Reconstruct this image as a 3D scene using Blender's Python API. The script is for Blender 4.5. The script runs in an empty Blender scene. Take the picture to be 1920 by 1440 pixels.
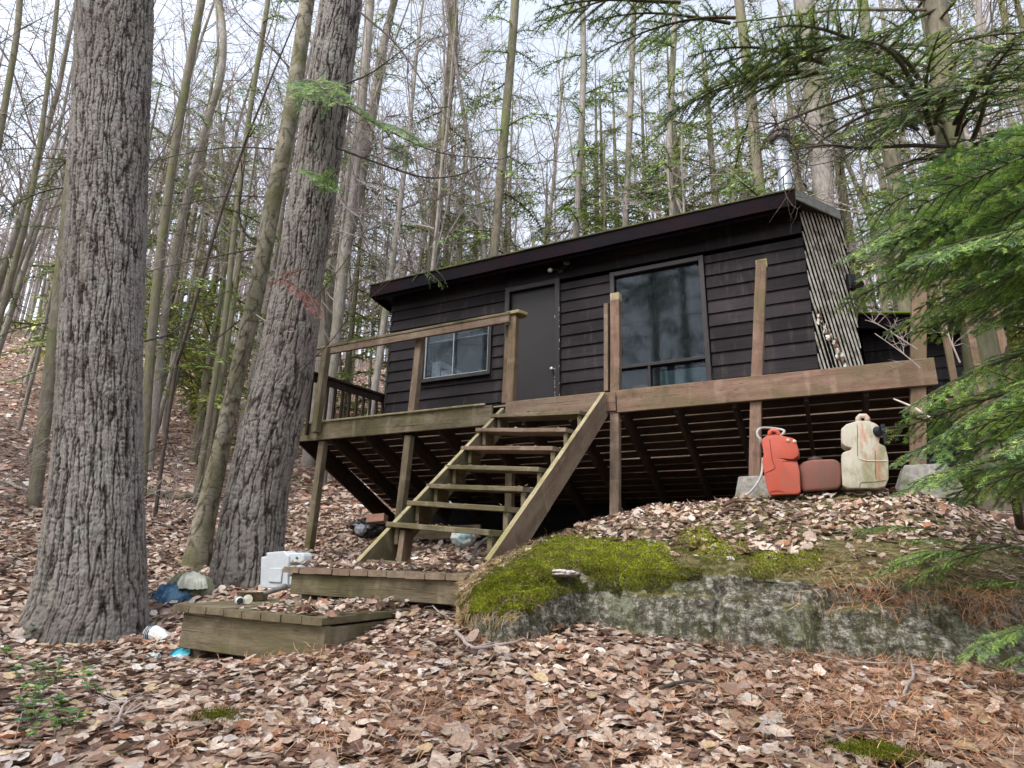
import bpy, math, random
import numpy as np
from mathutils import Vector, Matrix
random.seed(7); rng = np.random.default_rng(7)
SC = bpy.context.scene; COL = SC.collection
# ---------------------------------------------------------------- camera (eye at the origin, x along the cabin front, y away from it, z up)
F = 1149.0
_X = np.array([2360., -280., -F]); _X /= np.linalg.norm(_X)
_Y = np.array([600., 340., F]); _Y = _Y - _X*(_X@_Y); _Y /= np.linalg.norm(_Y)
_Z = np.cross(_X, _Y); RW = np.array([_X, _Y, _Z])
cam_d = bpy.data.cameras.new('camera'); cam = bpy.data.objects.new('camera', cam_d); COL.objects.link(cam)
cam_d.sensor_width = 36; cam_d.lens = 36*F/1920; cam_d.clip_start = .05; cam_d.clip_end = 600
_r = RW@np.array([1., 0, 0]); _u = RW@np.array([0, -1., 0]); _b = RW@np.array([0, 0, -1.])
cam.matrix_world = Matrix(((_r[0], _u[0], _b[0], 0), (_r[1], _u[1], _b[1], 0), (_r[2], _u[2], _b[2], 0), (0, 0, 0, 1)))
SC.camera = cam
# ---------------------------------------------------------------- sky, sun, exposure
SUN_EL, SUN_AZ = math.radians(52), math.radians(200)     # azimuth measured from +y, clockwise
w = bpy.data.worlds.new('World'); SC.world = w; w.use_nodes = True
nt = w.node_tree; nt.nodes.clear()
sky = nt.nodes.new('ShaderNodeTexSky'); sky.sky_type = 'NISHITA'; sky.sun_disc = False
sky.sun_elevation = SUN_EL; sky.sun_rotation = SUN_AZ; sky.dust_density = 3; sky.air_density = 1.0; sky.ozone_density = 1.5
hs = nt.nodes.new('ShaderNodeHueSaturation'); hs.inputs['Saturation'].default_value = .42; hs.inputs['Value'].default_value = 2.0
bg = nt.nodes.new('ShaderNodeBackground'); bg.inputs['Strength'].default_value = .15
wo = nt.nodes.new('ShaderNodeOutputWorld')
nt.links.new(sky.outputs[0], hs.inputs['Color']); nt.links.new(hs.outputs[0], bg.inputs[0]); nt.links.new(bg.outputs[0], wo.inputs[0])
sl = bpy.data.lights.new('sun', 'SUN'); sl.energy = .9; sl.angle = math.radians(14); sl.color = (1, .96, .9)
so = bpy.data.objects.new('sun', sl); COL.objects.link(so)
sd = Vector((math.sin(SUN_AZ)*math.cos(SUN_EL), math.cos(SUN_AZ)*math.cos(SUN_EL), math.sin(SUN_EL)))
so.rotation_euler = sd.to_track_quat('Z', 'Y').to_euler(); so.location = (0, 0, 30)
SC.view_settings.view_transform = 'Standard'; SC.view_settings.look = 'None'
SC.view_settings.exposure = 0.72; SC.view_settings.gamma = 1; SC.view_settings.use_curve_mapping = False
SC.render.engine = 'CYCLES'; SC.cycles.max_bounces = 6; SC.cycles.diffuse_bounces = 3; SC.cycles.glossy_bounces = 3
SC.cycles.transmission_bounces = 4; SC.cycles.transparent_max_bounces = 8
# ---------------------------------------------------------------- helpers
V = np.array
def ray(px, py): return RW@V([(px-960)/F, (py-720)/F, 1.])
def PY(px, py, y): r = ray(px, py); return r*(y/r[1])
def PX(px, py, x): r = ray(px, py); return r*(x/r[0])
def PZ(px, py, z): r = ray(px, py); return r*(z/r[2])
def opt_depth(p): return float((RW.T@V(p, float))[2])
ORG = {}
def props(o, label=None, cat=None, group=None, kind=None):
    if label: o['label'] = label
    if cat: o['category'] = cat
    if group: o['group'] = group
    if kind: o['kind'] = kind
    return o
def thing(name, label, cat, loc=(0, 0, 0), group=None):
    o = bpy.data.objects.new(name, None); COL.objects.link(o); o.location = [float(c) for c in loc]; o.empty_display_size = .2
    ORG[o.name] = V(loc, float); return props(o, label, cat, group)
def link(me, name, mat, parent=None, smooth=False, sub=None, org=None):
    o = bpy.data.objects.new(name, me); COL.objects.link(o)
    if mat:
        for m in (mat if isinstance(mat, (list, tuple)) else [mat]): me.materials.append(m)
    if parent is not None:
        o.parent = parent; ORG[o.name] = ORG[parent.name]
    else:
        o.location = [float(c) for c in (org if org is not None else (0, 0, 0))]; ORG[o.name] = V(org if org is not None else (0, 0, 0), float)
    return o
def mesh_np(name, verts, faces, mat, parent=None, smooth=False, col=None, org=None, gc=None):
    """verts (n,3), faces (m,k) of one size"""
    verts = np.asarray(verts, np.float32); faces = np.asarray(faces, np.int32)
    base = ORG[parent.name] if parent is not None else (V(org, float) if org is not None else np.zeros(3))
    verts = verts-base.astype(np.float32)
    me = bpy.data.meshes.new(name); n, (m, k) = len(verts), faces.shape
    me.vertices.add(n); me.vertices.foreach_set('co', verts.ravel())
    me.loops.add(m*k); me.loops.foreach_set('vertex_index', faces.ravel())
    me.polygons.add(m); me.polygons.foreach_set('loop_start', np.arange(0, m*k, k, dtype=np.int32))
    me.polygons.foreach_set('loop_total', np.full(m, k, np.int32))
    if smooth: me.polygons.foreach_set('use_smooth', np.ones(m, bool))
    me.update(calc_edges=True)
    if col is not None:
        a = me.attributes.new('tint', 'FLOAT_COLOR', 'POINT')
        c = np.ones((n, 4), np.float32); c[:, :3] = col; a.data.foreach_set('color', c.ravel())
    if gc is not None:
        a = me.attributes.new('gc', 'FLOAT_VECTOR', 'POINT'); a.data.foreach_set('vector', np.asarray(gc, np.float32).ravel())
    return link(me, name, mat, parent, smooth, org=base)
def nrm(v): v = V(v, float); return v/(np.linalg.norm(v)+1e-12)
class MB:
    def __init__(s): s.v = []; s.f = []; s.g = []; s.mi = []; s.cur = 0
    def add(s, vs, fs, gs=None):
        o = len(s.v); s.v += [tuple(float(c) for c in x) for x in vs]
        s.g += [tuple(float(c) for c in x) for x in (gs if gs is not None else vs)]
        s.f += [tuple(i+o for i in f) for f in fs]; s.mi += [s.cur]*len(fs); return s
    def beam(s, a, b, w, h, up=(0, 0, 1), jit=.0015, bev=.004, ends=None):
        """box from a to b; w across, h along up; small chamfers and a little warp"""
        a, b, up = V(a, float), V(b, float), V(up, float); d = b-a; L = np.linalg.norm(d); d /= L
        sd = nrm(np.cross(d, up)); u = np.cross(sd, d); off = V([random.uniform(0, 40) for _ in range(3)])
        n = max(1, min(12, int(L/.4))); vs, gs, fs = [], [], []
        c = min(bev, w*.25, h*.25)
        prof = [(-w/2+c, -h/2), (w/2-c, -h/2), (w/2, -h/2+c), (w/2, h/2-c), (w/2-c, h/2), (-w/2+c, h/2), (-w/2, h/2-c), (-w/2, -h/2+c)]
        for i in range(n+1):
            t = i/n; p = a+d*L*t+sd*random.uniform(-jit, jit)+u*random.uniform(-jit, jit)
            for (x, y) in prof:
                vs.append(p+sd*x+u*y); gs.append((t*L+off[0], x+off[1], y+off[2]))
        for i in range(n):
            for k in range(8):
                k2 = (k+1) % 8; fs.append((i*8+k, i*8+k2, (i+1)*8+k2, (i+1)*8+k))
        fs.append(tuple(range(7, -1, -1))); fs.append(tuple(n*8+k for k in range(8)))
        return s.add(vs, fs, gs)
    def box(s, lo, hi): 
        lo, hi = V(lo, float), V(hi, float); m = (lo+hi)/2
        return s.beam((lo[0], m[1], m[2]), (hi[0], m[1], m[2]), hi[1]-lo[1], hi[2]-lo[2], jit=0, bev=.002)
    def tube(s, pts, rad, n=6, caps=True):
        pts = [V(p, float) for p in pts]
        if not hasattr(rad, '__len__'): rad = [rad]*len(pts)
        vs, fs, gs = [], [], []; t0 = nrm(pts[1]-pts[0]); ref = V([0, 0, 1.]) if abs(t0[2]) < .9 else V([1., 0, 0])
        x = nrm(np.cross(t0, ref)); L = 0; off = random.uniform(0, 50)
        for i, p in enumerate(pts):
            t = nrm(pts[min(i+1, len(pts)-1)]-pts[max(i-1, 0)]); x = nrm(x-t*(x@t)); y = np.cross(t, x)
            if i: L += np.linalg.norm(p-pts[i-1])
            for k in range(n):
                a = 2*math.pi*k/n; vs.append(p+(x*math.cos(a)+y*math.sin(a))*rad[i]); gs.append((L+off, math.cos(a)*rad[i], math.sin(a)*rad[i]))
        for i in range(len(pts)-1):
            for k in range(n): k2 = (k+1) % n; fs.append((i*n+k, i*n+k2, (i+1)*n+k2, (i+1)*n+k))
        if caps and n > 3: fs.append(tuple(range(n-1, -1, -1))); fs.append(tuple((len(pts)-1)*n+k for k in range(n)))
        return s.add(vs, fs, gs)
    def lathe(s, c, prof, n=24, axis=(0, 0, 1)):
        c = V(c, float); ax = nrm(axis); ref = V([1., 0, 0]) if abs(ax[0]) < .8 else V([0, 1., 0]); x = nrm(np.cross(ax, ref)); y = np.cross(ax, x)
        vs, fs = [], []
        for (r, h) in prof:
            for k in range(n): a = 2*math.pi*k/n; vs.append(c+ax*h+(x*math.cos(a)+y*math.sin(a))*r)
        for i in range(len(prof)-1):
            for k in range(n): k2 = (k+1) % n; fs.append((i*n+k, i*n+k2, (i+1)*n+k2, (i+1)*n+k))
        return s.add(vs, fs)
    def prism(s, pts, d):
        """polygon pts (3d list) extruded by vector d"""
        pts = [V(p, float) for p in pts]; d = V(d, float); n = len(pts)
        fs = [tuple(range(n)), tuple(range(2*n-1, n-1, -1))]+[(i, i+n, (i+1) % n+n, (i+1) % n) for i in range(n)]
        return s.add(pts+[p+d for p in pts], fs)
    def build(s, name, mat, parent=None, smooth=False, org=None, bevel=0, segs=2, label=None):
        base = ORG[parent.name] if parent is not None else (V(org, float) if org is not None else np.zeros(3))
        me = bpy.data.meshes.new(name); me.from_pydata([tuple(V(v)-base) for v in s.v], [], s.f)
        a = me.attributes.new('gc', 'FLOAT_VECTOR', 'POINT'); a.data.foreach_set('vector', np.asarray(s.g, np.float32).ravel())
        if any(s.mi): me.polygons.foreach_set('material_index', s.mi)
        if smooth: me.polygons.foreach_set('use_smooth', [True]*len(me.polygons))
        me.update(); o = link(me, name, mat, parent, org=base)
        if bevel:
            import bmesh
            bm = bmesh.new(); bm.from_mesh(me); bmesh.ops.recalc_face_normals(bm, faces=bm.faces); bm.to_mesh(me); bm.free()
            m = o.modifiers.new('bevel', 'BEVEL'); m.width = bevel; m.segments = segs; m.limit_method = 'ANGLE'; m.angle_limit = math.radians(25)
        if label: o['label'] = label
        return o
# numpy gradient noise -------------------------------------------------
_perm = rng.permutation(256); _perm = np.concatenate([_perm, _perm, _perm]); _grad = rng.normal(size=(256, 3)); _grad /= np.linalg.norm(_grad, axis=1)[:, None]
def pn(P):
    P = np.asarray(P, float); I = np.floor(P).astype(int); f = P-I; I &= 255; u = f*f*f*(f*(f*6-15)+10); out = 0
    for dx in (0, 1):
        for dy in (0, 1):
            for dz in (0, 1):
                h = _perm[(_perm[(_perm[(I[..., 0]+dx) & 255]+I[..., 1]+dy) & 255]+I[..., 2]+dz) & 255]
                g = _grad[h]; d = (f[..., 0]-dx)*g[..., 0]+(f[..., 1]-dy)*g[..., 1]+(f[..., 2]-dz)*g[..., 2]
                wx = u[..., 0] if dx else 1-u[..., 0]; wy = u[..., 1] if dy else 1-u[..., 1]; wz = u[..., 2] if dz else 1-u[..., 2]
                out = out+d*wx*wy*wz
    return out*1.6
def fbm(P, o=4):
    P = np.asarray(P, float); a, s, t = 1, 0, 0
    for i in range(o): s = s+a*pn(P*(2**i)+i*17.3); t += a; a *= .5
    return s/t
# ---------------------------------------------------------------- materials
class NG:
    def __init__(s, name):
        s.m = bpy.data.materials.new(name); s.m.use_nodes = True; s.n = s.m.node_tree.nodes; s.l = s.m.node_tree.links
        s.b = s.n['Principled BSDF']; s.out = s.n['Material Output']; s.b.inputs['Specular IOR Level'].default_value = .25
    def N(s, t, **k):
        n = s.n.new(t)
        for a, v in k.items():
            if hasattr(n, a): setattr(n, a, v)
            else: n.inputs[a.replace('_', ' ')].default_value = v
        return n
    def L(s, a, b): s.l.new(a, b); return s
    def coord(s, kind='Object'):
        if kind == 'gc': n = s.N('ShaderNodeAttribute'); n.attribute_name = 'gc'; return n.outputs['Vector']
        if kind == 'world': return s.N('ShaderNodeNewGeometry').outputs['Position']
        return s.N('ShaderNodeTexCoord').outputs[kind]
    def map(s, v, scale=(1, 1, 1), loc=(0, 0, 0)):
        n = s.N('ShaderNodeMapping'); n.inputs['Scale'].default_value = scale; n.inputs['Location'].default_value = loc; s.L(v, n.inputs['Vector']); return n.outputs[0]
    def noise(s, v, scale, detail=4, rough=.55, dist=0):
        n = s.N('ShaderNodeTexNoise'); n.inputs['Scale'].default_value = scale; n.inputs['Detail'].default_value = detail; n.inputs['Roughness'].default_value = rough; n.inputs['Distortion'].default_value = dist
        s.L(v, n.inputs['Vector']); return n.outputs['Fac']
    def vor(s, v, scale, feat='F1', out='Distance'):
        n = s.N('ShaderNodeTexVoronoi'); n.feature = feat; n.inputs['Scale'].default_value = scale; s.L(v, n.inputs['Vector']); return n.outputs[out]
    def ramp(s, v, stops, interp='LINEAR'):
        n = s.N('ShaderNodeValToRGB'); n.color_ramp.interpolation = interp; e = n.color_ramp.elements
        while len(e) < len(stops): e.new(.5)
        for i, (p, c) in enumerate(stops): e[i].position = p; e[i].color = (c[0], c[1], c[2], 1) if hasattr(c, '__len__') else (c, c, c, 1)
        s.L(v, n.inputs[0]); return n.outputs[0]
    def mix(s, f, a, b, mode='MIX'):
        n = s.N('ShaderNodeMix'); n.data_type = 'RGBA'; n.blend_type = mode
        for sock, x in ((0, f), (6, a), (7, b)):
            if hasattr(x, 'links') or hasattr(x, 'is_linked'): s.L(x, n.inputs[sock])
            elif hasattr(x, '__len__'): n.inputs[sock].default_value = (x[0], x[1], x[2], 1)
            else: n.inputs[sock].default_value = x
        return n.outputs[2]
    def math(s, op, a, b=None, c=None):
        n = s.N('ShaderNodeMath'); n.operation = op
        for i, x in enumerate((a, b, c)):
            if x is None: continue
            if hasattr(x, 'is_linked'): s.L(x, n.inputs[i])
            else: n.inputs[i].default_value = x
        return n.outputs[0]
    def bump(s, h, st=.3, d=.01):
        n = s.N('ShaderNodeBump'); n.inputs['Strength'].default_value = st; n.inputs['Distance'].default_value = d; s.L(h, n.inputs['Height']); s.L(n.outputs[0], s.b.inputs['Normal'])
    def base(s, c):
        if hasattr(c, 'is_linked'): s.L(c, s.b.inputs['Base Color'])
        else: s.b.inputs['Base Color'].default_value = (*c, 1)
    def rough(s, r):
        if hasattr(r, 'is_linked'): s.L(r, s.b.inputs['Roughness'])
        else: s.b.inputs['Roughness'].default_value = r
def m_wood(name, dark, mid, light, stain=None, stainpos=None, wet=.85):
    g = NG(name); c = g.coord('gc'); w = g.coord('world')
    fine = g.noise(g.map(c, (2.2, 46, 46)), 4.5, 7, .72, .5)
    broad = g.noise(g.map(c, (.8, 5, 5)), 2.5, 3)
    v = g.math('ADD', g.math('MULTIPLY', fine, .6), g.math('MULTIPLY', broad, .4))
    col = g.ramp(v, [(.30, dark), (.47, mid), (.66, light)])
    if stain:
        f = g.ramp(g.noise(w, 2.3, 4, .6), [(.40, 0), (.62, 1)])
        col = g.mix(g.math('MULTIPLY', f, .8), col, stain)
    sk = g.ramp(g.noise(g.map(c, (7.5, .5, .5)), 1.0, 2, .4), [(.60, 0), (.66, .55)]); col = g.mix(g.math('MULTIPLY', sk, g.ramp(g.noise(w, 9, 3), [(.4, .2), (.6, 1)])), col, light)
    # knots and dark weather streaks
    k = g.ramp(g.vor(g.map(c, (2.2, 9, 9)), 1.1), [(.03, 1), (.09, 0)])
    col = g.mix(g.math('MULTIPLY', k, .55), col, [x*.5 for x in dark])
    dirt = g.ramp(g.noise(w, 6.5, 6, .7), [(.50, 0), (.72, 1)])
    col = g.mix(g.math('MULTIPLY', dirt, .55), col, [x*.55 for x in dark])
    cr = g.ramp(g.noise(g.map(c, (.9, 60, 60)), 2.0, 3, .5, .3), [(.64, 0), (.69, .8)]); col = g.mix(cr, col, [x*.4 for x in dark])
    g.base(col); g.rough(wet); g.bump(fine, .6, .004); return g.m
W_OLIVE = m_wood('weathered_olive_wood', (.045, .035, .023), (.138, .110, .070), (.28, .235, .16), stain=(.105, .095, .04))
W_PINK = m_wood('weathered_pink_wood', (.06, .037, .026), (.180, .108, .078), (.30, .205, .155), stain=(.13, .105, .055))
W_GREY = m_wood('weathered_grey_wood', (.065, .048, .034), (.175, .13, .09), (.31, .25, .185), stain=(.20, .13, .095))
W_PALE = m_wood('pale_mossy_wood', (.11, .085, .045), (.30, .25, .15), (.50, .45, .32), stain=(.22, .20, .08))
W_DARK = m_wood('dark_brown_wood', (.016, .010, .009), (.035, .022, .018), (.06, .04, .032))  # darker brown wood for the side rail, side beam and rear posts
W_UNDER = m_wood('underside_shade_wood', (.014, .009, .007), (.038, .024, .017), (.07, .045, .032))  # near-black tone carries the shade below the deck in its colour
def m_siding():
    g = NG('dark_brown_siding_paint'); c = g.coord('gc'); w = g.coord('world')
    n = g.noise(g.map(c, (1.2, 40, 40)), 2, 5, .6); n2 = g.noise(w, 1.7, 4)
    v = g.math('ADD', g.math('MULTIPLY', n, .5), g.math('MULTIPLY', n2, .5))
    col = g.ramp(v, [(.32, (.010, .0085, .0095)), (.5, (.018, .015, .017)), (.68, (.030, .024, .027))])
    fd = g.ramp(g.noise(g.map(c, (.35, .35, .35)), 1.0, 2), [(.35, .6), (.65, 1.6)]); col = g.mix(1.0, col, fd, 'MULTIPLY')
    dr2 = g.ramp(g.noise(g.map(w, (14, 14, 1.5)), 1.0, 4, .6), [(.56, 0), (.70, .35)]); col = g.mix(dr2, col, (.075, .062, .055))
    s = g.ramp(g.noise(w, 38, 3, .6), [(.72, 0), (.76, 1)]); col = g.mix(g.math('MULTIPLY', s, .35), col, (.25, .22, .2))
    g.base(col); g.rough(.7); g.b.inputs['Specular IOR Level'].default_value = .12; g.bump(n, .25, .002); return g.m
SIDING = m_siding()
def m_plain(name, c, rough=.6, spec=.3, metal=0, var=.25, scale=14, bump=.15, dirt=None, dscale=5):
    g = NG(name); o = g.coord('Object'); n = g.noise(o, scale, 5, .6)
    col = g.ramp(n, [(.3, [x*(1-var) for x in c]), (.7, [min(1, x*(1+var)) for x in c])])
    if dirt: col = g.mix(g.ramp(g.noise(o, dscale, 6, .7), [(.46, 0), (.62, 1)]), col, dirt)
    g.base(col); g.rough(rough); g.b.inputs['Specular IOR Level'].default_value = spec; g.b.inputs['Metallic'].default_value = metal
    if bump: g.bump(n, bump, .003)
    return g.m
TRIM = m_plain('dark_trim_paint', (.024, .019, .020), .55)
FASCIA = m_plain('dark_fascia_paint', (.006, .005, .008), .75, .08, dirt=(.014, .005, .007), dscale=1.5)
DOORM = m_plain('charcoal_door_paint', (.021, .019, .019), .55, var=.15, scale=3)
FLASH = m_plain('grey_metal_flashing', (.26, .27, .25), .5, .5, 0, .2, 9, dirt=(.12, .13, .10))
BATTEN = m_plain('pale_weathered_batten', (.50, .48, .42), .8, var=.25, scale=20, dirt=(.20, .18, .14), dscale=9)
BLACK = m_plain('void_shade_black', (.006, .005, .005), .9, bump=0)  # near-black: darkness below the house put into the colour
METAL = m_plain('galvanised_metal', (.38, .41, .45), .52, .5, .75, .25, 8)
RUSTCAP = m_plain('dull_cap_metal', (.16, .15, .14), .6, .4, .5, .3, 10, dirt=(.10, .06, .04))
CONC = m_plain('mossy_concrete', (.23, .22, .20), .92, var=.35, scale=28, bump=.6, dirt=(.10, .11, .06))
def m_attr(name, rough=.75, spec=.2, bump=0, tr=0, var=0):
    g = NG(name); a = g.N('ShaderNodeAttribute'); a.attribute_name = 'tint'; col = a.outputs['Color']
    if var:
        n = g.noise(g.coord('world'), var, 3, .6); col = g.mix(1.0, col, g.ramp(n, [(.25, .62), (.75, 1.25)]), 'MULTIPLY')
    g.base(col); g.rough(rough); g.b.inputs['Specular IOR Level'].default_value = spec
    if tr:
        t = g.N('ShaderNodeBsdfTranslucent'); g.L(col, t.inputs['Color']); mx = g.N('ShaderNodeMixShader'); mx.inputs[0].default_value = tr
        g.L(g.b.outputs[0], mx.inputs[1]); g.L(t.outputs[0], mx.inputs[2]); g.L(mx.outputs[0], g.out.inputs['Surface'])
    return g.m
LEAFM = m_attr('dry_leaf', .7, .3, tr=.12, var=90)
NEEDLEM = m_attr('dry_needle', .7, .2)
FIRM = m_attr('fir_needle', .45, .4, tr=.25)
PLANTM = m_attr('green_leaf', .5, .35, tr=.25)
def m_ground():
    g = NG('leaf_covered_soil'); w = g.coord('world')
    v = g.vor(w, 16, 'F1', 'Color'); n = g.noise(w, 26, 6, .7); n2 = g.noise(w, 1.3, 4)
    sx = g.N('ShaderNodeSeparateColor'); g.L(v, sx.inputs[0])
    c = g.ramp(g.math('ADD', g.math('MULTIPLY', sx.outputs[0], .55), g.math('MULTIPLY', n, .45)), [(.25, (.035, .022, .016)), (.45, (.12, .075, .055)), (.6, (.26, .17, .13)), (.8, (.40, .29, .24))])
    c = g.mix(g.ramp(n2, [(.5, 0), (.7, .45)]), c, (.09, .06, .035)); g.base(c); g.rough(.95); g.bump(n, .8, .02); return g.m
GROUND = m_ground()
def m_bark(name, dark, mid, light, green=None, lent=False, sc=1.0):
    g = NG(name); o = g.coord('Object'); a = g.N('ShaderNodeAttribute'); a.attribute_name = 'tint'
    h = g.N('ShaderNodeSeparateColor'); g.L(a.outputs['Color'], h.inputs[0])
    n = g.noise(g.map(o, (26*sc, 26*sc, 9*sc)), 1, 6, .7); n2 = g.noise(o, 3.1, 4)
    v = g.math('ADD', g.math('MULTIPLY', h.outputs[0], .55), g.math('MULTIPLY', n, .55))
    c = g.ramp(v, [(.28, dark), (.52, mid), (.78, light)])
    sp = g.ramp(g.noise(o, 120, 3, .6), [(.62, 0), (.70, 1)]); c = g.mix(g.math('MULTIPLY', sp, .5), c, (.42, .41, .38))
    lp2 = g.ramp(g.noise(o, 4.3, 7, .72), [(.52, 0), (.60, .5)]); c = g.mix(g.math('MULTIPLY', lp2, h.outputs[0]), c, (.27, .28, .235))
    c = g.mix(g.ramp(g.noise(o, 1.1, 3), [(.45, 0), (.7, .45)]), c, (.075, .055, .042))
    if green: c = g.mix(g.ramp(n2, [(.42, 0), (.66, .8)]), c, green)
    else: c = g.mix(g.ramp(g.noise(o, 1.9, 5, .7), [(.60, 0), (.68, .75)]), c, (.035, .018, .015))
    if lent:
        l = g.ramp(g.noise(g.map(o, (9, 9, 75)), 1, 3, .6), [(.60, 0), (.66, 1)]); c = g.mix(g.math('MULTIPLY', l, .7), c, dark)
    g.base(c); g.rough(.9); g.bump(n, .7, .008); return g.m
BARK_BIG = m_bark('furrowed_pine_bark', (.018, .014, .012), (.088, .075, .066), (.225, .203, .185))
BARK_TAN = m_bark('smooth_tan_bark', (.06, .05, .035), (.19, .165, .12), (.32, .29, .22), green=(.13, .13, .06), lent=True)
def m_bark2(name, c1, c2, green, gf):
    g = NG(name); o = g.coord('Object'); n = g.noise(g.map(o, (9, 9, 2.2)), 2.4, 4, .65)
    c = g.ramp(n, [(.3, c1), (.7, c2)]); c = g.mix(g.ramp(g.noise(o, .9, 4, .6), [(.45, 0), (.65, gf)]), c, green)
    g.base(c); g.rough(.92); g.bump(n, .5, .01); return g.m
BARK_GREY = m_bark2('grey_bark', (.19, .165, .145), (.40, .36, .33), (.14, .14, .06), .7)
BARK_MOSS = m_bark2('mossy_bark', (.11, .095, .07), (.24, .21, .155), (.13, .15, .05), .8)
TWIG = m_bark2('twig_bark', (.24, .20, .185), (.44, .38, .36), (.10, .10, .06), .4)
TWIG_DARK = m_bark2('dead_twig_bark', (.045, .035, .030), (.12, .095, .08), (.08, .085, .05), .4)
# ================================================================ terrain
_pr = V([-60, 0, 1.5, 4.6, 6, 8, 13, 20, 35, 60, 90.]); _pz = V([-.9, -.66, -.62, -.6, -.33, 0, 1.15, 3.3, 9.6, 19, 27.])
_ctl = V([(-2.06, 2.95, -.32), (-2.0, 3.3, -.22), (-2.5, 4.6, -.0), (-2.9, 4.2, -.06), (-3.4, 3.9, -.18), (-1.69, 2.85, -.44), (-1.39, 2.75, -.45), (-1.23, 3.3, -.27), (-.78, 3.2, -.38),
  (-.18, 3.3, -.41), (.25, 3.3, -.41), (.62, 3.3, -.42), (1.4, 3.4, -.42), (-1.2, 2.0, -.57), (-.2, 2.4, -.54), (.6, 2.6, -.58), (-2.8, 2.35, -.58), (-3.6, 2.6, -.60), (-2.2, 2.3, -.53),
  (-4.4, 5.85, .02), (-5.75, 5.85, .03), (-3.6, 5.2, .03), (-2.4, 5.6, .08), (-1.8, 5.85, .25), (-1.2, 5.6, .35), (0, 6.0, .42), (1.0, 6.1, .45), (2.0, 6, .5), (-4.0, 4.2, -.28),
  (-2.5, 7.5, .25), (-.5, 7.5, .45), (-4.5, 7.5, .2), (-1, 4.6, -.1), (0, 4.6, -.1), (1, 4.6, .0), (1.6, 4.5, .1), (-3.3, 3.3, -.5)])
def G0(x, y):
    x = np.asarray(x, float); y = np.asarray(y, float)
    r = np.hypot(x, y)*np.where(y < 0, 1, 1); base = np.interp(np.where(y < 0, -r*.6, r), _pr, _pz)
    ang = np.arctan2(x, np.maximum(y, .01)); base = np.where((r > 8) & (ang < -.75), base*(1-.10*np.clip((-ang-.75)/.5, 0, 1)), base)
    num = base*.04; den = np.full_like(base, .04)
    for cx, cy, cz in _ctl:
        ww = np.exp(-((x-cx)**2+(y-cy)**2)/.36); num = num+ww*cz; den = den+ww
    return num/den
def G(x, y):
    x = np.asarray(x, float); y = np.asarray(y, float); r = np.hypot(x, y)
    P = np.stack([x, y, np.zeros_like(x)], -1)
    return G0(x, y)+.03*fbm(P*1.7, 3)*np.clip(r/3, .4, 1)+np.clip((r-9)/10, 0, 1)*.5*fbm(P*.16+7, 3)+np.clip((r-6)/6, 0, 1)*.09*fbm(P*.9+3, 2)
def gz(x, y): return float(G(V([x]), V([y]))[0])
def grid(name, xs, ys, zf, mat, **k):
    X, Y = np.meshgrid(xs, ys, indexing='ij'); Z = zf(X, Y); n, m = X.shape
    vv = np.stack([X, Y, Z], -1).reshape(-1, 3); i = np.arange(n*m).reshape(n, m)
    ff = np.stack([i[:-1, :-1], i[1:, :-1], i[1:, 1:], i[:-1, 1:]], -1).reshape(-1, 4)
    return mesh_np(name, vv, ff, mat, smooth=True, **k)
xs = np.concatenate([np.linspace(-90, -9, 46)[:-1], np.linspace(-9, 5, 180), np.linspace(5, 80, 44)[1:]])
ys = np.concatenate([np.linspace(-30, 0, 12)[:-1], np.linspace(0, 10, 130), np.linspace(10, 85, 60)[1:]])
ground = grid('ground', xs, ys, G, GROUND); props(ground, kind='structure')
# ================================================================ mossy rock
cpx = [880, 960, 1100, 1250, 1500, 1700, 1900, 2150]
rows = [([1188, 1203, 1148, 1198, 1230, 1245, 1267, 1300], [2.9, 2.75, 3.3, 3.25, 3.35, 3.35, 3.35, 3.4]),
        ([1160, 1160, 1120, 1140, 1165, 1180, 1200, 1230], [2.93, 2.82, 3.33, 3.29, 3.38, 3.4, 3.42, 3.5]),
        ([1135, 1120, 1085, 1090, 1108, 1125, 1140, 1170], [3.0, 2.95, 3.42, 3.38, 3.45, 3.5, 3.5, 3.6]),
        ([1115, 1088, 1060, 1060, 1080, 1092, 1108, 1138], [3.06, 3.06, 3.5, 3.46, 3.52, 3.58, 3.6, 3.65]),
        ([1103, 1065, 1028, 1018, 1030, 1035, 1062, 1085], [3.13, 3.3, 3.85, 3.95, 4.0, 4.1, 4.1, 4.2]),
        ([1092, 1048, 998, 972, 962, 960, 1010, 1040], [3.22, 3.6, 4.6, 4.9, 5.0, 5.1, 5.1, 5.2]),
        ([1086, 1040, 988, 952, 929, 924, 980, 1000], [3.3, 3.8, 5.0, 5.45, 5.7, 5.75, 5.8, 6.0])]
RP = np.zeros((len(rows)+2, len(cpx)+1, 3))
for i, (yy, dd) in enumerate(rows):
    for j, px in enumerate(cpx): RP[i, j+1] = PY(px, yy[j], dd[j])
RP[0, 1:, 2] -= .12
RP[7, 1:] = RP[6, 1:]+V([0, .7, -.12]); RP[8, 1:] = RP[6, 1:]+V([0, 1.5, -.75])
tip = PY(868, 1165, 2.98); RP[:, 0] = tip
for i in range(9): RP[i, 0] = tip+(RP[i, 1]-RP[4, 1])*.25
RP[0, 0, 2] -= .1
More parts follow.
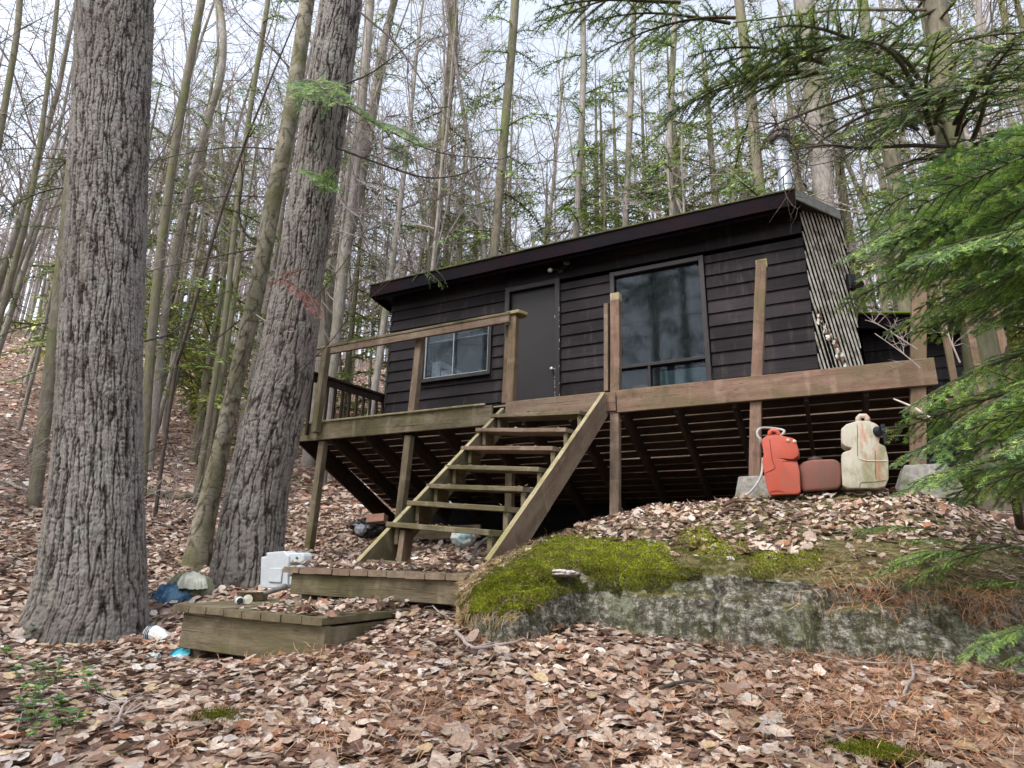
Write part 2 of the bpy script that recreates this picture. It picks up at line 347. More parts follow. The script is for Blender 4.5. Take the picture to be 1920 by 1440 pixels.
def catmull(A, n, axis):
    A = np.moveaxis(A, axis, 0); m = len(A); t = np.linspace(0, m-1-1e-9, n); i = t.astype(int); f = (t-i).reshape(-1, *([1]*(A.ndim-1)))
    p0, p1, p2, p3 = A[np.maximum(i-1, 0)], A[i], A[np.minimum(i+1, m-1)], A[np.minimum(i+2, m-1)]
    R = .5*((2*p1)+(-p0+p2)*f+(2*p0-5*p1+4*p2-p3)*f*f+(-p0+3*p1-3*p2+p3)*f**3)
    return np.moveaxis(R, 0, axis)
RV, RU = 220, 420
RS = catmull(catmull(RP, RV, 0), RU, 1)
def grid_normals(S):
    du = np.gradient(S, axis=1); dv = np.gradient(S, axis=0); n = np.cross(du, dv); n /= np.linalg.norm(n, axis=-1)[..., None]+1e-9; return n
RN = grid_normals(RS); RN[RN[..., 2] < -.2] *= -1
vfr = np.linspace(0, 8, RV)[:, None]
facew = np.clip(1-abs(vfr-1.4)/1.8, 0, 1)
_st = RS[..., 2]*9+1.6*fbm(RS*1.1+3, 3)+.15*RS[..., 0]; _fr = _st-np.floor(_st); _stp = np.floor(_st)+np.clip((_fr-.35)/.2, 0, 1)
_cr = np.abs(pn(RS*V([1.6, 1.6, .6])+33)); RS = RS+RN*(.045*fbm(RS*1.9, 4)+.012*fbm(RS*9, 3)+facew*(.05*fbm(RS*V([1.2, 1.2, 4.])+9, 4)-.010*(_stp-_st)+.02*fbm(RS*V([3, 3, 16.])+5, 3)-.05*np.clip(1-_cr*14, 0, 1)+.008*fbm(RS*26, 3)))[..., None]
RN = grid_normals(RS)
if RN[150, 200, 2] < 0: RN = -RN
idx = np.arange(RV*RU).reshape(RV, RU); rf = np.stack([idx[:-1, :-1], idx[:-1, 1:], idx[1:, 1:], idx[1:, :-1]], -1).reshape(-1, 4)
def m_rock():
    g = NG('lichen_rock'); w = g.coord('world'); n = g.noise(g.map(w, (7, 7, 13)), 3.6, 10, .82); f = g.noise(w, 24, 8, .78)
    c = g.ramp(n, [(.36, (.050, .045, .030)), (.45, (.15, .14, .105)), (.51, (.31, .295, .24)), (.59, (.56, .53, .46))])
    c = g.mix(g.ramp(f, [(.44, .85), (.58, 0)]), c, (.030, .027, .018))
    li = g.ramp(g.noise(w, 3.3, 7, .7), [(.55, 0), (.62, .7)]); c = g.mix(g.math('MULTIPLY', li, g.ramp(g.noise(w, 30, 3), [(.4, .25), (.55, 1)])), c, (.24, .27, .17))
    dm = g.ramp(g.noise(g.map(w, (8, 8, 1.6)), 2.0, 10, .8), [(.51, 0), (.57, .8)]); c = g.mix(dm, c, (.058, .060, .018))
    st = g.ramp(g.noise(w, 55, 2), [(.66, 0), (.72, .5)]); c = g.mix(st, c, (.55, .54, .5))
    nz = g.N('ShaderNodeSeparateXYZ'); ge = g.N('ShaderNodeNewGeometry'); g.L(ge.outputs['Normal'], nz.inputs[0])
    top = g.ramp(g.math('ADD', nz.outputs[2], g.math('MULTIPLY', g.noise(w, 5, 4), .5)), [(.98, 0), (1.14, 1)])
    c = g.mix(top, c, g.ramp(g.noise(w, 24, 5, .7), [(.35, (.045, .04, .012)), (.5, (.12, .11, .035)), (.62, (.24, .19, .11)), (.75, (.30, .25, .17))]))
    g.base(c); g.rough(.93); g.bump(g.math('ADD', f, n), .9, .02); return g.m
rock = mesh_np('rock', RS.reshape(-1, 3), rf, m_rock(), smooth=True)
props(rock, 'long low grey rock with lichen face and green moss along its top edge', 'rock')
RRS = RS; RRN = RN
def rock_sample(n, vlo, vhi, ulo=0, uhi=1):
    v = rng.uniform(vlo, vhi, n)/8*(RV-1); u = rng.uniform(ulo, uhi, n)*(RU-1)
    i = v.astype(int); j = u.astype(int); i = np.minimum(i, RV-2); j = np.minimum(j, RU-2); fv = (v-i)[:, None]; fu = (u-j)[:, None]
    P = (RRS[i, j]*(1-fv)*(1-fu)+RRS[i+1, j]*fv*(1-fu)+RRS[i, j+1]*(1-fv)*fu+RRS[i+1, j+1]*fv*fu)
    return P, RRN[i, j], v/(RV-1)*8, u/(RU-1)
def rock_z(x, y):
    """height of the rock surface near a point (nearest sample)"""
    S = RRS[80::3, ::4].reshape(-1, 3); d = (S[:, 0]-x)**2+(S[:, 1]-y)**2; k = d.argmin(); return float(S[k, 2])
# ================================================================ cabin
HY = 7.2; HX0, HX1 = -5.80, .10; HZ0, HZ1 = 1.2, 4.05
cabin = thing('cabin', 'dark brown timber cabin with lap siding, metal chimney and one striped side wall', 'cabin', (-2.9, HY, 1.5))
LAPH = .166
def laps(mb, x0, x1, z0, z1, y, zstart=1.23):
    k = int(math.floor((z0-zstart)/LAPH)); z = zstart+k*LAPH
    while z < z1-.002:
        a, b = max(z, z0), min(z+LAPH, z1)
        if b-a > .012:
            fa, fb = (a-z)/LAPH, (b-z)/LAPH; o = V([random.uniform(0, 30) for _ in range(3)]); n = max(1, int((x1-x0)/.5)); vs = []; fs = []; gs = []
            for i in range(n+1):
                x = x0+(x1-x0)*i/n; e = random.uniform(-.0012, .0012); ya = y-.022*(1-fa)-.001+e; yb = y-.022*(1-fb)-.001
                for (yy, zz) in ((ya, a+e), (yb, b), (y+.02, b), (y+.02, a)): vs.append((x, yy, zz)); gs.append(V([x, zz, yy])+o)
            for i in range(n):
                for q in range(4): q2 = (q+1) % 4; fs.append((i*4+q, (i+1)*4+q, (i+1)*4+q2, i*4+q2))
            fs += [(0, 1, 2, 3), (n*4+3, n*4+2, n*4+1, n*4)]
            mb.add(vs, fs, gs)
        z += LAPH
D = dict(x0=-3.70, x1=-3.00, z1=3.66); WS = dict(x0=-5.13, x1=-4.03, z0=2.53, z1=3.29); WB = dict(x0=-2.16, x1=-1.08, z0=2.02, z1=3.60)
sw = MB()
for (a, b, c, d) in ((HX0, HX1, HZ0-.0, 1.55), (HX0, D['x0']-.07, 1.55, WS['z0']-.06), (HX0, WS['x0']-.06, WS['z0']-.06, WS['z1']+.05), (WS['x1']+.06, D['x0']-.07, WS['z0']-.06, WS['z1']+.05),
                     (HX0, D['x0']-.07, WS['z1']+.05, D['z1']+.06), (D['x1']+.07, WB['x0']-.07, 1.55, WB['z1']+.06), (WB['x1']+.07, HX1, 1.55, WB['z1']+.06), (WB['x0']-.07, WB['x1']+.07, 1.55, WB['z0']-.06),
                     (HX0, WB['x0']-.07, D['z1']+.06, HZ1) if False else (HX0, D['x0']-.07, D['z1']+.06, HZ1),
                     (D['x0']-.07, D['x1']+.07, D['z1']+.07, HZ1), (D['x1']+.07, HX1, max(WB['z1'], D['z1'])+.06, HZ1)):
    laps(sw, a, b, c, d, HY)
sw.build('siding', SIDING, cabin)
# body: left wall, back wall, floor, inner skin
bw = MB()
for x in (HX0,):
    z = 1.23
    while z < HZ1: 
        b = min(z+LAPH, HZ1); bw.prism([(x-.002, HY-.02, z), (x-.002, 11.4, z), (x-.002, 11.4, b), (x-.002, HY-.02, b)], (.02, 0, 0)); bw.prism([(x-.024, HY-.02, z), (x-.003, HY-.02, b), (x-.003, HY-.02, z)], (0, 4.2, 0)); z += LAPH
bw.build('side_wall', SIDING, cabin)
SA, SB = V([HX1, HY]), V([.555, 7.62]); SC2 = V([.62, 11.4])
bk = MB(); bk.box((HX0, 11.38, .6), (SC2[0], 11.45, HZ1)); bk.build('rear_wall', SIDING, cabin)
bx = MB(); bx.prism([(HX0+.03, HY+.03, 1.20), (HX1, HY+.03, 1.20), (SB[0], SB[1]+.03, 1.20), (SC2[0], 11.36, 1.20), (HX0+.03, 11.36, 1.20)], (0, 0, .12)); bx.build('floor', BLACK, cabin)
inn = MB(); inn.prism([(HX0+.03, 9.4, 1.33), (.5, 9.4, 1.33), (.5, 9.4, 4.0), (HX0+.03, 9.4, 4.0)], (0, .03, 0)); inn.prism([(-3.85, HY+.05, 1.33), (-3.85, 9.38, 1.33), (-3.85, 9.38, 4.0), (-3.85, HY+.05, 4.0)], (.03, 0, 0))
inn.build('inner_partition', m_plain('dim_interior_panel', (.012, .015, .016), .8, bump=0), cabin)
# striped side wall (diagonal battens) from the front corner to the rear corner, then the hidden return wall
d2 = SB-SA; SL = float(np.linalg.norm(d2)); sdir = V([d2[0]/SL, d2[1]/SL, 0]); snor = V([sdir[1], -sdir[0], 0])
A3 = V([SA[0], SA[1], 0.])
sk = MB(); sk.prism([A3+V([0, 0, 1.2]), A3+sdir*SL+V([0, 0, 1.2]), A3+sdir*SL+V([0, 0, 4.05]), A3+V([0, 0, 4.05])], -snor*.05)
sk.prism([(SB[0], SB[1], 1.2), (SC2[0], 11.4, 1.2), (SC2[0], 11.4, 4.05), (SB[0], SB[1], 4.05)], (-.05, 0, 0))
sidew = sk.build('striped_wall', m_plain('black_tar_paper', (.004, .004, .004), .9, .05), cabin)
def on_wall(px, py):
    r = ray(px, py); t = (A3@snor)/(r@snor); p = r*t; return float((p-A3)@sdir), float(p[2])
u0, z0 = on_wall(1503, 382); u1, z1 = on_wall(1572, 600)
slope = (z1-z0)/(u1-u0)
bt = MB(); du = .054
def clip_seg(uc, ztop=4.03, zbot=1.35):
    # line u = uc + (z-ztop)/slope ; inside 0..SL
    ts = sorted([(ztop), (zbot), ztop+slope*(0-uc), ztop+slope*(SL-uc)])
    pts = [z for z in ts if zbot-1e-6 <= z <= ztop+1e-6 and -1e-6 <= uc+(z-ztop)/slope <= SL+1e-6]
    return (min(pts), max(pts)) if len(pts) >= 2 else None
uc = -2.6
k = 0
while uc < SL:
    s_ = clip_seg(uc)
    if s_ and s_[1]-s_[0] > .05:
        za, zb = s_; n = max(2, int((zb-za)/.1)); wdt = .026; skip = False
        vs, fs, gs = [], [], []; o = random.uniform(0, 50)
        for i in range(n+1):
            z = za+(zb-za)*i/n; u = uc+(z-4.03)/slope+.006*math.sin(z*3+k)*random.random()
            dmg = math.exp(-((u-.08-(3.0-z)*.12)/.06)**2)*(1 if 1.7 < z < 2.75 else 0)
            ww = wdt*(1-.75*dmg)*random.uniform(.9, 1.05)
            for (a_, h_) in ((-ww/2, 0.001), (-ww/2, .005), (ww/2, .005), (ww/2, .001)):
                uu = min(max(u+a_, 0), SL); p = A3+sdir*uu+V([0, 0, z])+snor*(h_+random.uniform(0, .001)); vs.append(p); gs.append((z*1.3+o, a_, h_))
        for i in range(n):
            for q in range(3): fs.append((i*4+q, i*4+q+1, (i+1)*4+q+1, (i+1)*4+q))
        bt.add(vs, fs, gs)
    uc += du; k += 1
bt.build('batten', BATTEN, sidew, label='pale diagonal slats on the dark side wall')['kind'] = 'stuff'
# torn hole with insulation
tr = MB()
for i in range(46):
    t = random.random(); px = 1530+60*t+random.uniform(-6, 6); py = 590+110*t+random.uniform(-9, 9); u, z = on_wall(px, py); u = min(max(u, .012), SL-.02); s_ = random.uniform(.012, .038)
    c = A3+sdir*u+V([0, 0, z])+snor*random.uniform(.012, .03)
    ps = [c+sdir*s_*math.cos(a)*random.uniform(.5, 1.1)+V([0, 0, 1])*s_*1.5*math.sin(a)*random.uniform(.5, 1.1)+snor*random.uniform(-.008, .012) for a in np.linspace(0, 5.4, 7)]
    tr.cur = 0 if random.random() < .55 else 1
    tr.add(ps+[c+snor*.018], [(j, (j+1) % 7, 7) for j in range(7)])
tr.build('torn_insulation', [m_plain('torn_white_foam', (.62, .60, .52), .9), m_plain('rotten_board', (.16, .09, .06), .9)], sidew)
lampb = MB(); u, z = on_wall(1606, 533); u = min(u, SL-.03); c = A3+sdir*u+V([0, 0, z])
lampb.beam(c+snor*.02+V([0, 0, -.09]), c+snor*.02+V([0, 0, .09]), .10, .07, up=snor, bev=.01); lampb.tube([c+snor*.06+V([0, 0, -.05]), c+snor*.14+V([0, 0, -.09])], [.05, .055], 10)
lampb.build('wall_box', m_plain('black_plastic', (.012, .012, .013), .4), sidew)
# roof: front fascia, soffit, side flashing, mossy top
FY = 6.9; FL, FR = V([-6.02, FY, 4.09]), V([.075, FY, 4.12])
rb = V([.53, 7.58, 4.12])
rf_ = MB()
tops = [FL+V([0, 0, 0]), FR, rb, V([.66, 9.2, 3.95]), V([.66, 11.7, 3.6]), V([-6.02, 11.7, 3.6])]
rf_.prism([p+V([0, 0, -.075]) for p in tops], (0, 0, .07))
roof = rf_.build('roof', TRIM, cabin)
mo = MB(); 
fb = MB(); fb.beam(FL+V([0, -.012, -.10]), FR+V([0, -.012, -.10]), .024, .195, bev=.003, jit=.003); fb.beam(FL+V([.03, .06, -.20]), FR+V([-.03, .06, -.20]), .05, .05, bev=.003)
fb.build('fascia', FASCIA, roof)
dr = MB(); dr.beam(FL+V([-.02, -.03, .004]), FR+V([0, -.03, .004]), .03, .018, bev=.002, jit=.002); dr.build('drip_edge', m_plain('thin_moss_roof_edge', (.06, .06, .035), .9, dirt=(.12, .13, .03)), roof)
fl = MB(); fl.beam(FR+V([0, -.01, -.06]), rb+V([0, 0, -.06]), .02, .13, bev=.003, jit=.002); fl.beam(rb+V([0, 0.0, -.06]), V([.66, 9.2, 3.88]), .02, .13, bev=.003); fl.build('side_flashing', FLASH, roof)
lf = MB(); lf.beam(FL+V([0, 0, -.1]), V([-6.02, 11.7, 3.5]), .024, .19); lf.build('side_fascia', FASCIA, roof)
# chimney
ct, cb = PY(1462, 262, 8.4), PY(1478, 350, 8.4); cb = cb+V([0, 0, -1.0])+ (cb-ct)*.02; ax = nrm(ct-cb)
cm = MB(); cm.tube([cb, ct], [.088, .088], 24); cm.build('chimney', METAL, roof, smooth=True)
chim = bpy.data.objects['chimney']
for i in range(3):
    p = cb+ax*(1.02+i*.28); r_ = MB(); r_.tube([p, p+ax*.02], [.095, .095], 24); r_.build('band', METAL, chim)
cp = MB(); cp.lathe(ct, [(.09, -.02), (.14, .0), (.145, .05), (.12, .055), (.12, .08), (.145, .085), (.145, .13), (.10, .16), (0, .165)], 24, ax); cp.build('cap', RUSTCAP, chim, smooth=False)
# needles and moss caught on the roof edge
_n = 5200; _t = rng.random(_n)**.8; _q = FL+(FR-FL)*_t[:, None]; _q = _q+np.stack([0*_t, rng.uniform(-.035, .12, _n), rng.uniform(0, .02, _n)], 1); _k = rng.random(_n) < np.clip(.25+_t, 0, 1)*(.35+1.0*np.clip(fbm(_q*V([2.2, 2, 2]), 3)+.35, 0, 1)); _q = _q[_k]; _n = len(_q)
_d = rng.normal(size=(_n, 3)); _d[:, 2] = np.abs(_d[:, 2])*.5; _d /= np.linalg.norm(_d, axis=1)[:, None]; _x = np.cross(_d, rng.normal(size=(_n, 3))); _x /= np.linalg.norm(_x, axis=1)[:, None]; _L = rng.uniform(.015, .04, _n)[:, None]
_v = np.stack([_q-_x*.004, _q+_x*.004, _q+_d*_L], 1).reshape(-1, 3); _c = V([(.30, .22, .10), (.16, .15, .04), (.10, .13, .03), (.22, .14, .08), (.40, .34, .2)])[rng.integers(0, 5, _n)]
_o = mesh_np('roof_litter', _v, np.arange(_n*3).reshape(_n, 3), NEEDLEM, roof, col=np.repeat(_c, 3, 0)); _o['kind'] = 'stuff'
# door
df = MB()
for (a, b) in (((D['x0']-.035, HY-.03, 1.55), (D['x0']-.035, HY-.03, D['z1']+.07)), ((D['x1']+.035, HY-.03, 1.55), (D['x1']+.035, HY-.03, D['z1']+.07))): df.beam(a, b, .07, .05, up=(0, 1, 0))
df.beam((D['x0'], HY-.03, D['z1']+.035), (D['x1'], HY-.03, D['z1']+.035), .05, .07); df.build('door_frame', TRIM, cabin)
dm = MB(); dm.beam(((D['x0']+D['x1'])/2, HY+.035, 1.56), ((D['x0']+D['x1'])/2, HY+.035, D['z1']), D['x1']-D['x0'], .04, up=(0, 1, 0)); door = dm.build('door', DOORM, cabin)
kn = MB(); kn.lathe((D['x1']-.055, HY+.014, 2.44), [(.022, 0), (.012, .012), (.011, .03), (.024, .038), (.027, .05), (.018, .062), (0, .065)], 14, (0, -1, 0)); kn.build('knob', METAL, door, smooth=True)
pt = MB()
for i in range(34):
    z = random.uniform(1.6, 3.3)**1 if i > 12 else random.uniform(1.6, 2.4); x = D['x1']+random.choice([.003, .068]); h_ = random.uniform(.008, .03); pt.box((x-.0025, HY-.0585, z), (x+.0025, HY-.055, z+h_))
pt.build('flaked_paint', m_plain('bare_flaked_white', (.55, .53, .5), .8), bpy.data.objects['door_frame'])
# windows
def m_glass():
    g = NG('dirty_window_glass'); w = g.coord('world'); gl = g.N('ShaderNodeBsdfGlossy'); gl.inputs['Roughness'].default_value = .04; gl.inputs['Color'].default_value = (.85, .92, 1, 1)
    tp = g.N('ShaderNodeBsdfTransparent'); tp.inputs['Color'].default_value = (.60, .64, .68, 1); df_ = g.N('ShaderNodeBsdfDiffuse'); df_.inputs['Color'].default_value = (.26, .33, .34, 1)
    fr = g.N('ShaderNodeLayerWeight'); fr.inputs['Blend'].default_value = .5; rfl = g.math('ADD', g.math('MULTIPLY', g.math('POWER', fr.outputs['Facing'], 4.0), .5), .013); m1 = g.N('ShaderNodeMixShader'); g.L(rfl, m1.inputs[0]); g.L(tp.outputs[0], m1.inputs[1]); g.L(gl.outputs[0], m1.inputs[2])
    dn = g.ramp(g.noise(g.map(w, (22, 22, 7)), 1.6, 6, .75), [(.46, .015), (.62, .06), (.70, .22)]); sp = g.ramp(g.noise(w, 75, 2), [(.68, 0), (.72, .35)])
    m2 = g.N('ShaderNodeMixShader'); g.L(g.math('MAXIMUM', dn, sp), m2.inputs[0]); g.L(m1.outputs[0], m2.inputs[1]); g.L(df_.outputs[0], m2.inputs[2]); g.L(m2.outputs[0], g.out.inputs['Surface']); return g.m
GLASS = m_glass()
def frame(name, x0, x1, z0, z1, fw, parent, mat, y=HY, dep=.05, extra=()):
    f = MB(); f.beam((x0-fw/2, y, z0-fw), (x0-fw/2, y, z1+fw), fw, dep, up=(0, 1, 0)); f.beam((x1+fw/2, y, z0-fw), (x1+fw/2, y, z1+fw), fw, dep, up=(0, 1, 0))
    f.beam((x0, y, z1+fw/2), (x1, y, z1+fw/2), dep, fw); f.beam((x0, y, z0-fw/2), (x1, y, z0-fw/2), dep, fw)
    for e in extra: f.beam(*e)
    return f.build(name, mat, parent)
def pane(x0, x1, z0, z1, y, parent):
    p = MB(); p.box((x0, y-.003, z0), (x1, y+.003, z1)); return p.build('pane', GLASS, parent)
w1 = frame('window', WS['x0'], WS['x1'], WS['z0'], WS['z1'], .05, cabin, TRIM, HY-.025); w1['label'] = 'small sliding window with blinds'
pane(WS['x0'], -4.60, WS['z0'], WS['z1'], HY+.01, w1); pane(-4.66, WS['x1'], WS['z0'], WS['z1'], HY+.035, w1)
sa = MB(); ALU = m_plain('grey_aluminium_sash', (.45, .47, .47), .45, .5, .3)
for x in (WS['x0']+.012, WS['x1']-.012): sa.box((x-.012, HY-.01, WS['z0']), (x+.012, HY+.004, WS['z1']))
sa.box((WS['x0']+.025, HY-.01, WS['z0']), (WS['x1']-.025, HY+.004, WS['z0']+.02)); sa.box((WS['x0']+.025, HY-.01, WS['z1']-.02), (WS['x1']-.025, HY+.004, WS['z1']))
sa.box((-4.637, HY, WS['z0']+.02), (-4.629, HY+.004, WS['z1']-.02)); sa.build('sash', ALU, w1)
sll = MB(); sll.beam((WS['x0']-.09, HY-.06, WS['z0']-.06), (WS['x1']+.05, HY-.06, WS['z0']-.06), .05, .02); sll.build('sill', TRIM, w1)
bl = MB()
for i in range(5): bl.box((WS['x0']+.03, HY+.05, WS['z1']-.05-.022*i), (WS['x1']-.03, HY+.075, WS['z1']-.046-.022*i))
bl.box((WS['x0']+.03, HY+.05, WS['z1']-.175), (WS['x1']-.03, HY+.078, WS['z1']-.155))
for i in range(9): a = V([WS['x0']+.15, HY+.09, WS['z0']+.34-.012*i]); bl.beam(a, a+V([.46, 0, -.27+.006*i]), .02, .003, bev=0)
bl.box((WS['x0']+.06, HY+.12, WS['z0']+.0), (WS['x0']+.20, HY+.13, WS['z0']+.30)); bl.box((WS['x0']+.22, HY+.12, WS['z0']+.0), (WS['x0']+.46, HY+.13, WS['z0']+.15))
bl.build('blind', m_plain('dusty_white_blind', (.8, .8, .76), .7), w1)
m = MB(); m.box((WS['x0']-.05, HY+.35, WS['z0']-.1), (WS['x1']+.1, HY+.36, WS['z1']+.2)); m.build('inner_sheet', m_plain('green_reflection_tint', (.07, .12, .10), .8, var=.5, scale=5), w1)  # green sheet added to imitate the greenish reflection in the small panes
w2 = frame('window', WB['x0'], WB['x1'], WB['z0'], WB['z1'], .06, cabin, TRIM, HY-.028, extra=(((WB['x0'], HY-.028, 2.335), (WB['x1'], HY-.028, 2.335), .05, .04), ((-1.75, HY-.028, WB['z0']), (-1.75, HY-.028, 2.314), .03, .045, (0, 1, 0))))
w2['label'] = 'large picture window with two low panes'
pane(WB['x0'], WB['x1'], 2.357, WB['z1'], HY+.01, w2); pane(WB['x0'], -1.767, WB['z0'], 2.314, HY+.012, w2); pane(-1.733, WB['x1'], WB['z0'], 2.314, HY+.012, w2)
ic = MB(); ic.box((-1.70, HY+.3, WB['z0']-.1), (WB['x1']+.02, HY+.31, 2.33)); ic.build('inner_sheet', m_plain('dim_teal_curtain', (.10, .17, .16), .8), w2)
bd = MB(); bd.lathe((-1.93, HY+.3, 1.93), [(.0, .26), (.12, .22), (.2, .1), (.21, 0)], 16); bd.build('cushion', m_plain('brown_cushion', (.16, .12, .08), .9), w2)
# flood lamp above the door
lp = MB(); c = V([-2.92, HY-.05, 3.85]); lp.lathe(c+V([0, .03, 0]), [(.05, 0), (.05, .03), (0, .035)], 14, (0, -1, 0)); lp.tube([c, c+V([-.1, -.05, 0])], .012, 8); lp.tube([c, c+V([.1, -.05, .01])], .012, 8)
lp.lathe(c+V([.1, -.05, .01]), [(.02, 0), (.045, .07), (.05, .10), (0, .102)], 14, (.5, -.8, .1)); wl = lp.build('wall_lamp', TRIM, cabin)
gb = MB(); gb.lathe(c+V([-.125, -.06, -.01]), [(0, -.036), (.022, -.028), (.034, -.008), (.034, .01), (.022, .028), (0, .036)], 14, (-.6, -.7, -.2)); gb.build('bulb', m_plain('frosted_bulb', (.6, .58, .52), .3, .5), wl, smooth=True)
# ================================================================ deck
DY = 5.85
deck = thing('deck', 'weathered raised timber deck on tall posts in front of the dark cabin', 'deck', (-2.6, DY, 0))
def pp(px, py, y=DY): return PY(px, py, y)
def rim(x0, x1, z, h, mat, y=DY, name='rim_beam'): m = MB(); m.beam((x0, y+.019, z-h/2), (x1, y+.019, z-h/2), .038, h, bev=.004); return m.build(name, mat, deck)
rim(-6.15, -3.22, 1.655, .225, W_OLIVE); rim(-3.05, -1.90, 1.675, .20, W_GREY, DY+.005); rim(-1.775, .935, 1.672, .232, W_PINK)
m = MB(); m.beam((-1.90, DY+.02, 1.56), (-1.785, DY+.02, 1.56), .05, .20); m.build('rim_block', W_PINK, deck)
m = MB(); m.beam((-6.15, DY-.014, 1.668), (-3.3, DY-.014, 1.668), .026, .022); m.build('rim_cap', W_PALE, deck)
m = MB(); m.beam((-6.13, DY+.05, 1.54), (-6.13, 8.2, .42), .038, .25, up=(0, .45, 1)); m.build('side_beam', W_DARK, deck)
def post(top, bot, w=.092, mat=W_OLIVE, yo=0, name='post', label=None):
    m = MB(); m.beam(V(bot)+V([0, yo, 0]), V(top)+V([0, yo, 0]), w, w, up=(0, 1, 0), bev=.005, jit=.003); return m.build(name, mat, deck, label=label)
def c2(px, py, y=DY): return PY(px, py, y)
post(c2(618, 655), c2(597, 812), mat=W_OLIVE, yo=-.05); post(c2(598, 826), c2(568, 1040), mat=W_OLIVE, yo=.09)
post(c2(781, 632), c2(765, 775), mat=W_GREY, yo=-.0+.09); post(c2(760, 815), c2(733, 1048), mat=W_OLIVE, yo=.09)
post(c2(960, 590), c2(953, 752), mat=W_PINK, yo=.06); m = MB(); m.beam(c2(949, 604)+V([-.02, .1, 0]), c2(941, 752)+V([-.02, .1, 0]), .05, .05, up=(0, 1, 0)); m.build('post_packing', W_PINK, deck)
post(c2(1152, 550), c2(1152, 742), mat=W_PINK, yo=.05, w=.096, label='bare post with a pale sawn top'); m = MB(); m.beam(c2(1135, 568)+V([0, .05, 0]), c2(1135, 732)+V([0, .05, 0]), .045, .08, up=(0, 1, 0)); m.build('post_packing', W_GREY, deck)
post(c2(1151, 775), c2(1150, 1000), mat=W_GREY, yo=.06)
post(c2(1426, 484), c2(1417, 718), mat=W_PINK, yo=.09, w=.098, label='tall leaning pinkish post without a rail'); post(c2(1416, 740), c2(1413, 903), mat=W_PINK, yo=.09, w=.098)
post(c2(1726, 520), c2(1724, 680), mat=W_PINK, yo=.09, w=.11); post(c2(1724, 715), c2(1724, 880), mat=W_PINK, yo=.09, w=.11)
m = MB(); a = c2(1152, 549)+V([0, .05, 0]); m.beam(a, a+V([0, 0, -.08]), .1, .1, up=(0, 1, 0)); m.build('post_end', W_PALE, deck)
m = MB(); a = c2(1426, 483)+V([0, .09, 0]); m.beam(a, a+V([0, 0, -.085]), .102, .102, up=(0, 1, 0)); m.build('post_end', W_PALE, deck)
# posts further back under the deck
for (x, y) in ((-3.35, 6.6), (-4.9, 7.1), (-1.0, 7.3)):
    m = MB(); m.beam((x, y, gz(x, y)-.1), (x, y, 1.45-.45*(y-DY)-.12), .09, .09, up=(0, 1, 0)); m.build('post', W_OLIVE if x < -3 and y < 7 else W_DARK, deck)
# front rail with cap
ra, rb_ = c2(545, 667), c2(957, 592)
m = MB(); m.beam(ra+V([0, -.02, -.045]), rb_+V([0, -.02, -.045]), .04, .09); m.build('rail', W_GREY, deck)
m = MB(); m.beam(ra+V([0, 0, .018]), rb_+V([0, 0, .018]), .10, .034); m.build('rail_cap', W_OLIVE, deck)
m = MB(); a = c2(964, 582)+V([0, .06, 0]); m.prism([a+V([-.10, -.07, 0]), a+V([.06, -.08, 0]), a+V([.13, .03, -.01]), a+V([.05, .12, 0]), a+V([-.1, .1, 0])], (0, 0, -.04)); m.build('newel_cap', W_PALE, deck, bevel=.006)
# left side rail with balusters
sx = -5.95
def sidey(px, py): return PX(px, py, sx)
s0, s1 = V([sx, 6.3, 2.37]), V([sx, 7.42, 2.40])
q0, q1 = sidey(624, 712), sidey(725, 744)
s0 = q0+(q0-q1)*.5; s1 = q1+(q1-q0)*.12
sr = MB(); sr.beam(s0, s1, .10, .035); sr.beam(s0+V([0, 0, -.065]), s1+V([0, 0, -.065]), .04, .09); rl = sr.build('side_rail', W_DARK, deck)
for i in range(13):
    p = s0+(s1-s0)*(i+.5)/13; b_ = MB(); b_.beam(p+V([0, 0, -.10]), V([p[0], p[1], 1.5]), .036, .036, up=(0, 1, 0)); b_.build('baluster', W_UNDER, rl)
# right-hand rail beyond the rim
r0, r1 = c2(1738, 541), V([3.2, DY, c2(1738, 541)[2]+.02])
rr = MB(); rr.beam(r0+V([0, .1, 0]), r1+V([0, .1, 0]), .04, .085); rr.beam(r0+V([0, .1, .06]), r1+V([0, .1, .06]), .1, .03); rr.beam((.98, DY+.12, 1.24), (3.2, DY+.12, 1.24), .04, .19)
rrl = rr.build('right_rail', W_PINK, deck)
for i, px in enumerate((1763, 1811, 1866)):
    a = c2(px, 560); b_ = MB(); b_.beam((a[0], DY+.06, a[2]+.1), (a[0], DY+.06, 1.1), .05, .04, up=(0, 1, 0)); b_.build('baluster', W_PINK, rrl)
for i in range(10):
    x = 1.62+i*.165; b_ = MB(); b_.beam((x, DY+.06, r0[2]), (x, DY+.06, 1.1), .05, .04, up=(0, 1, 0)); b_.build('baluster', W_PINK, rrl)
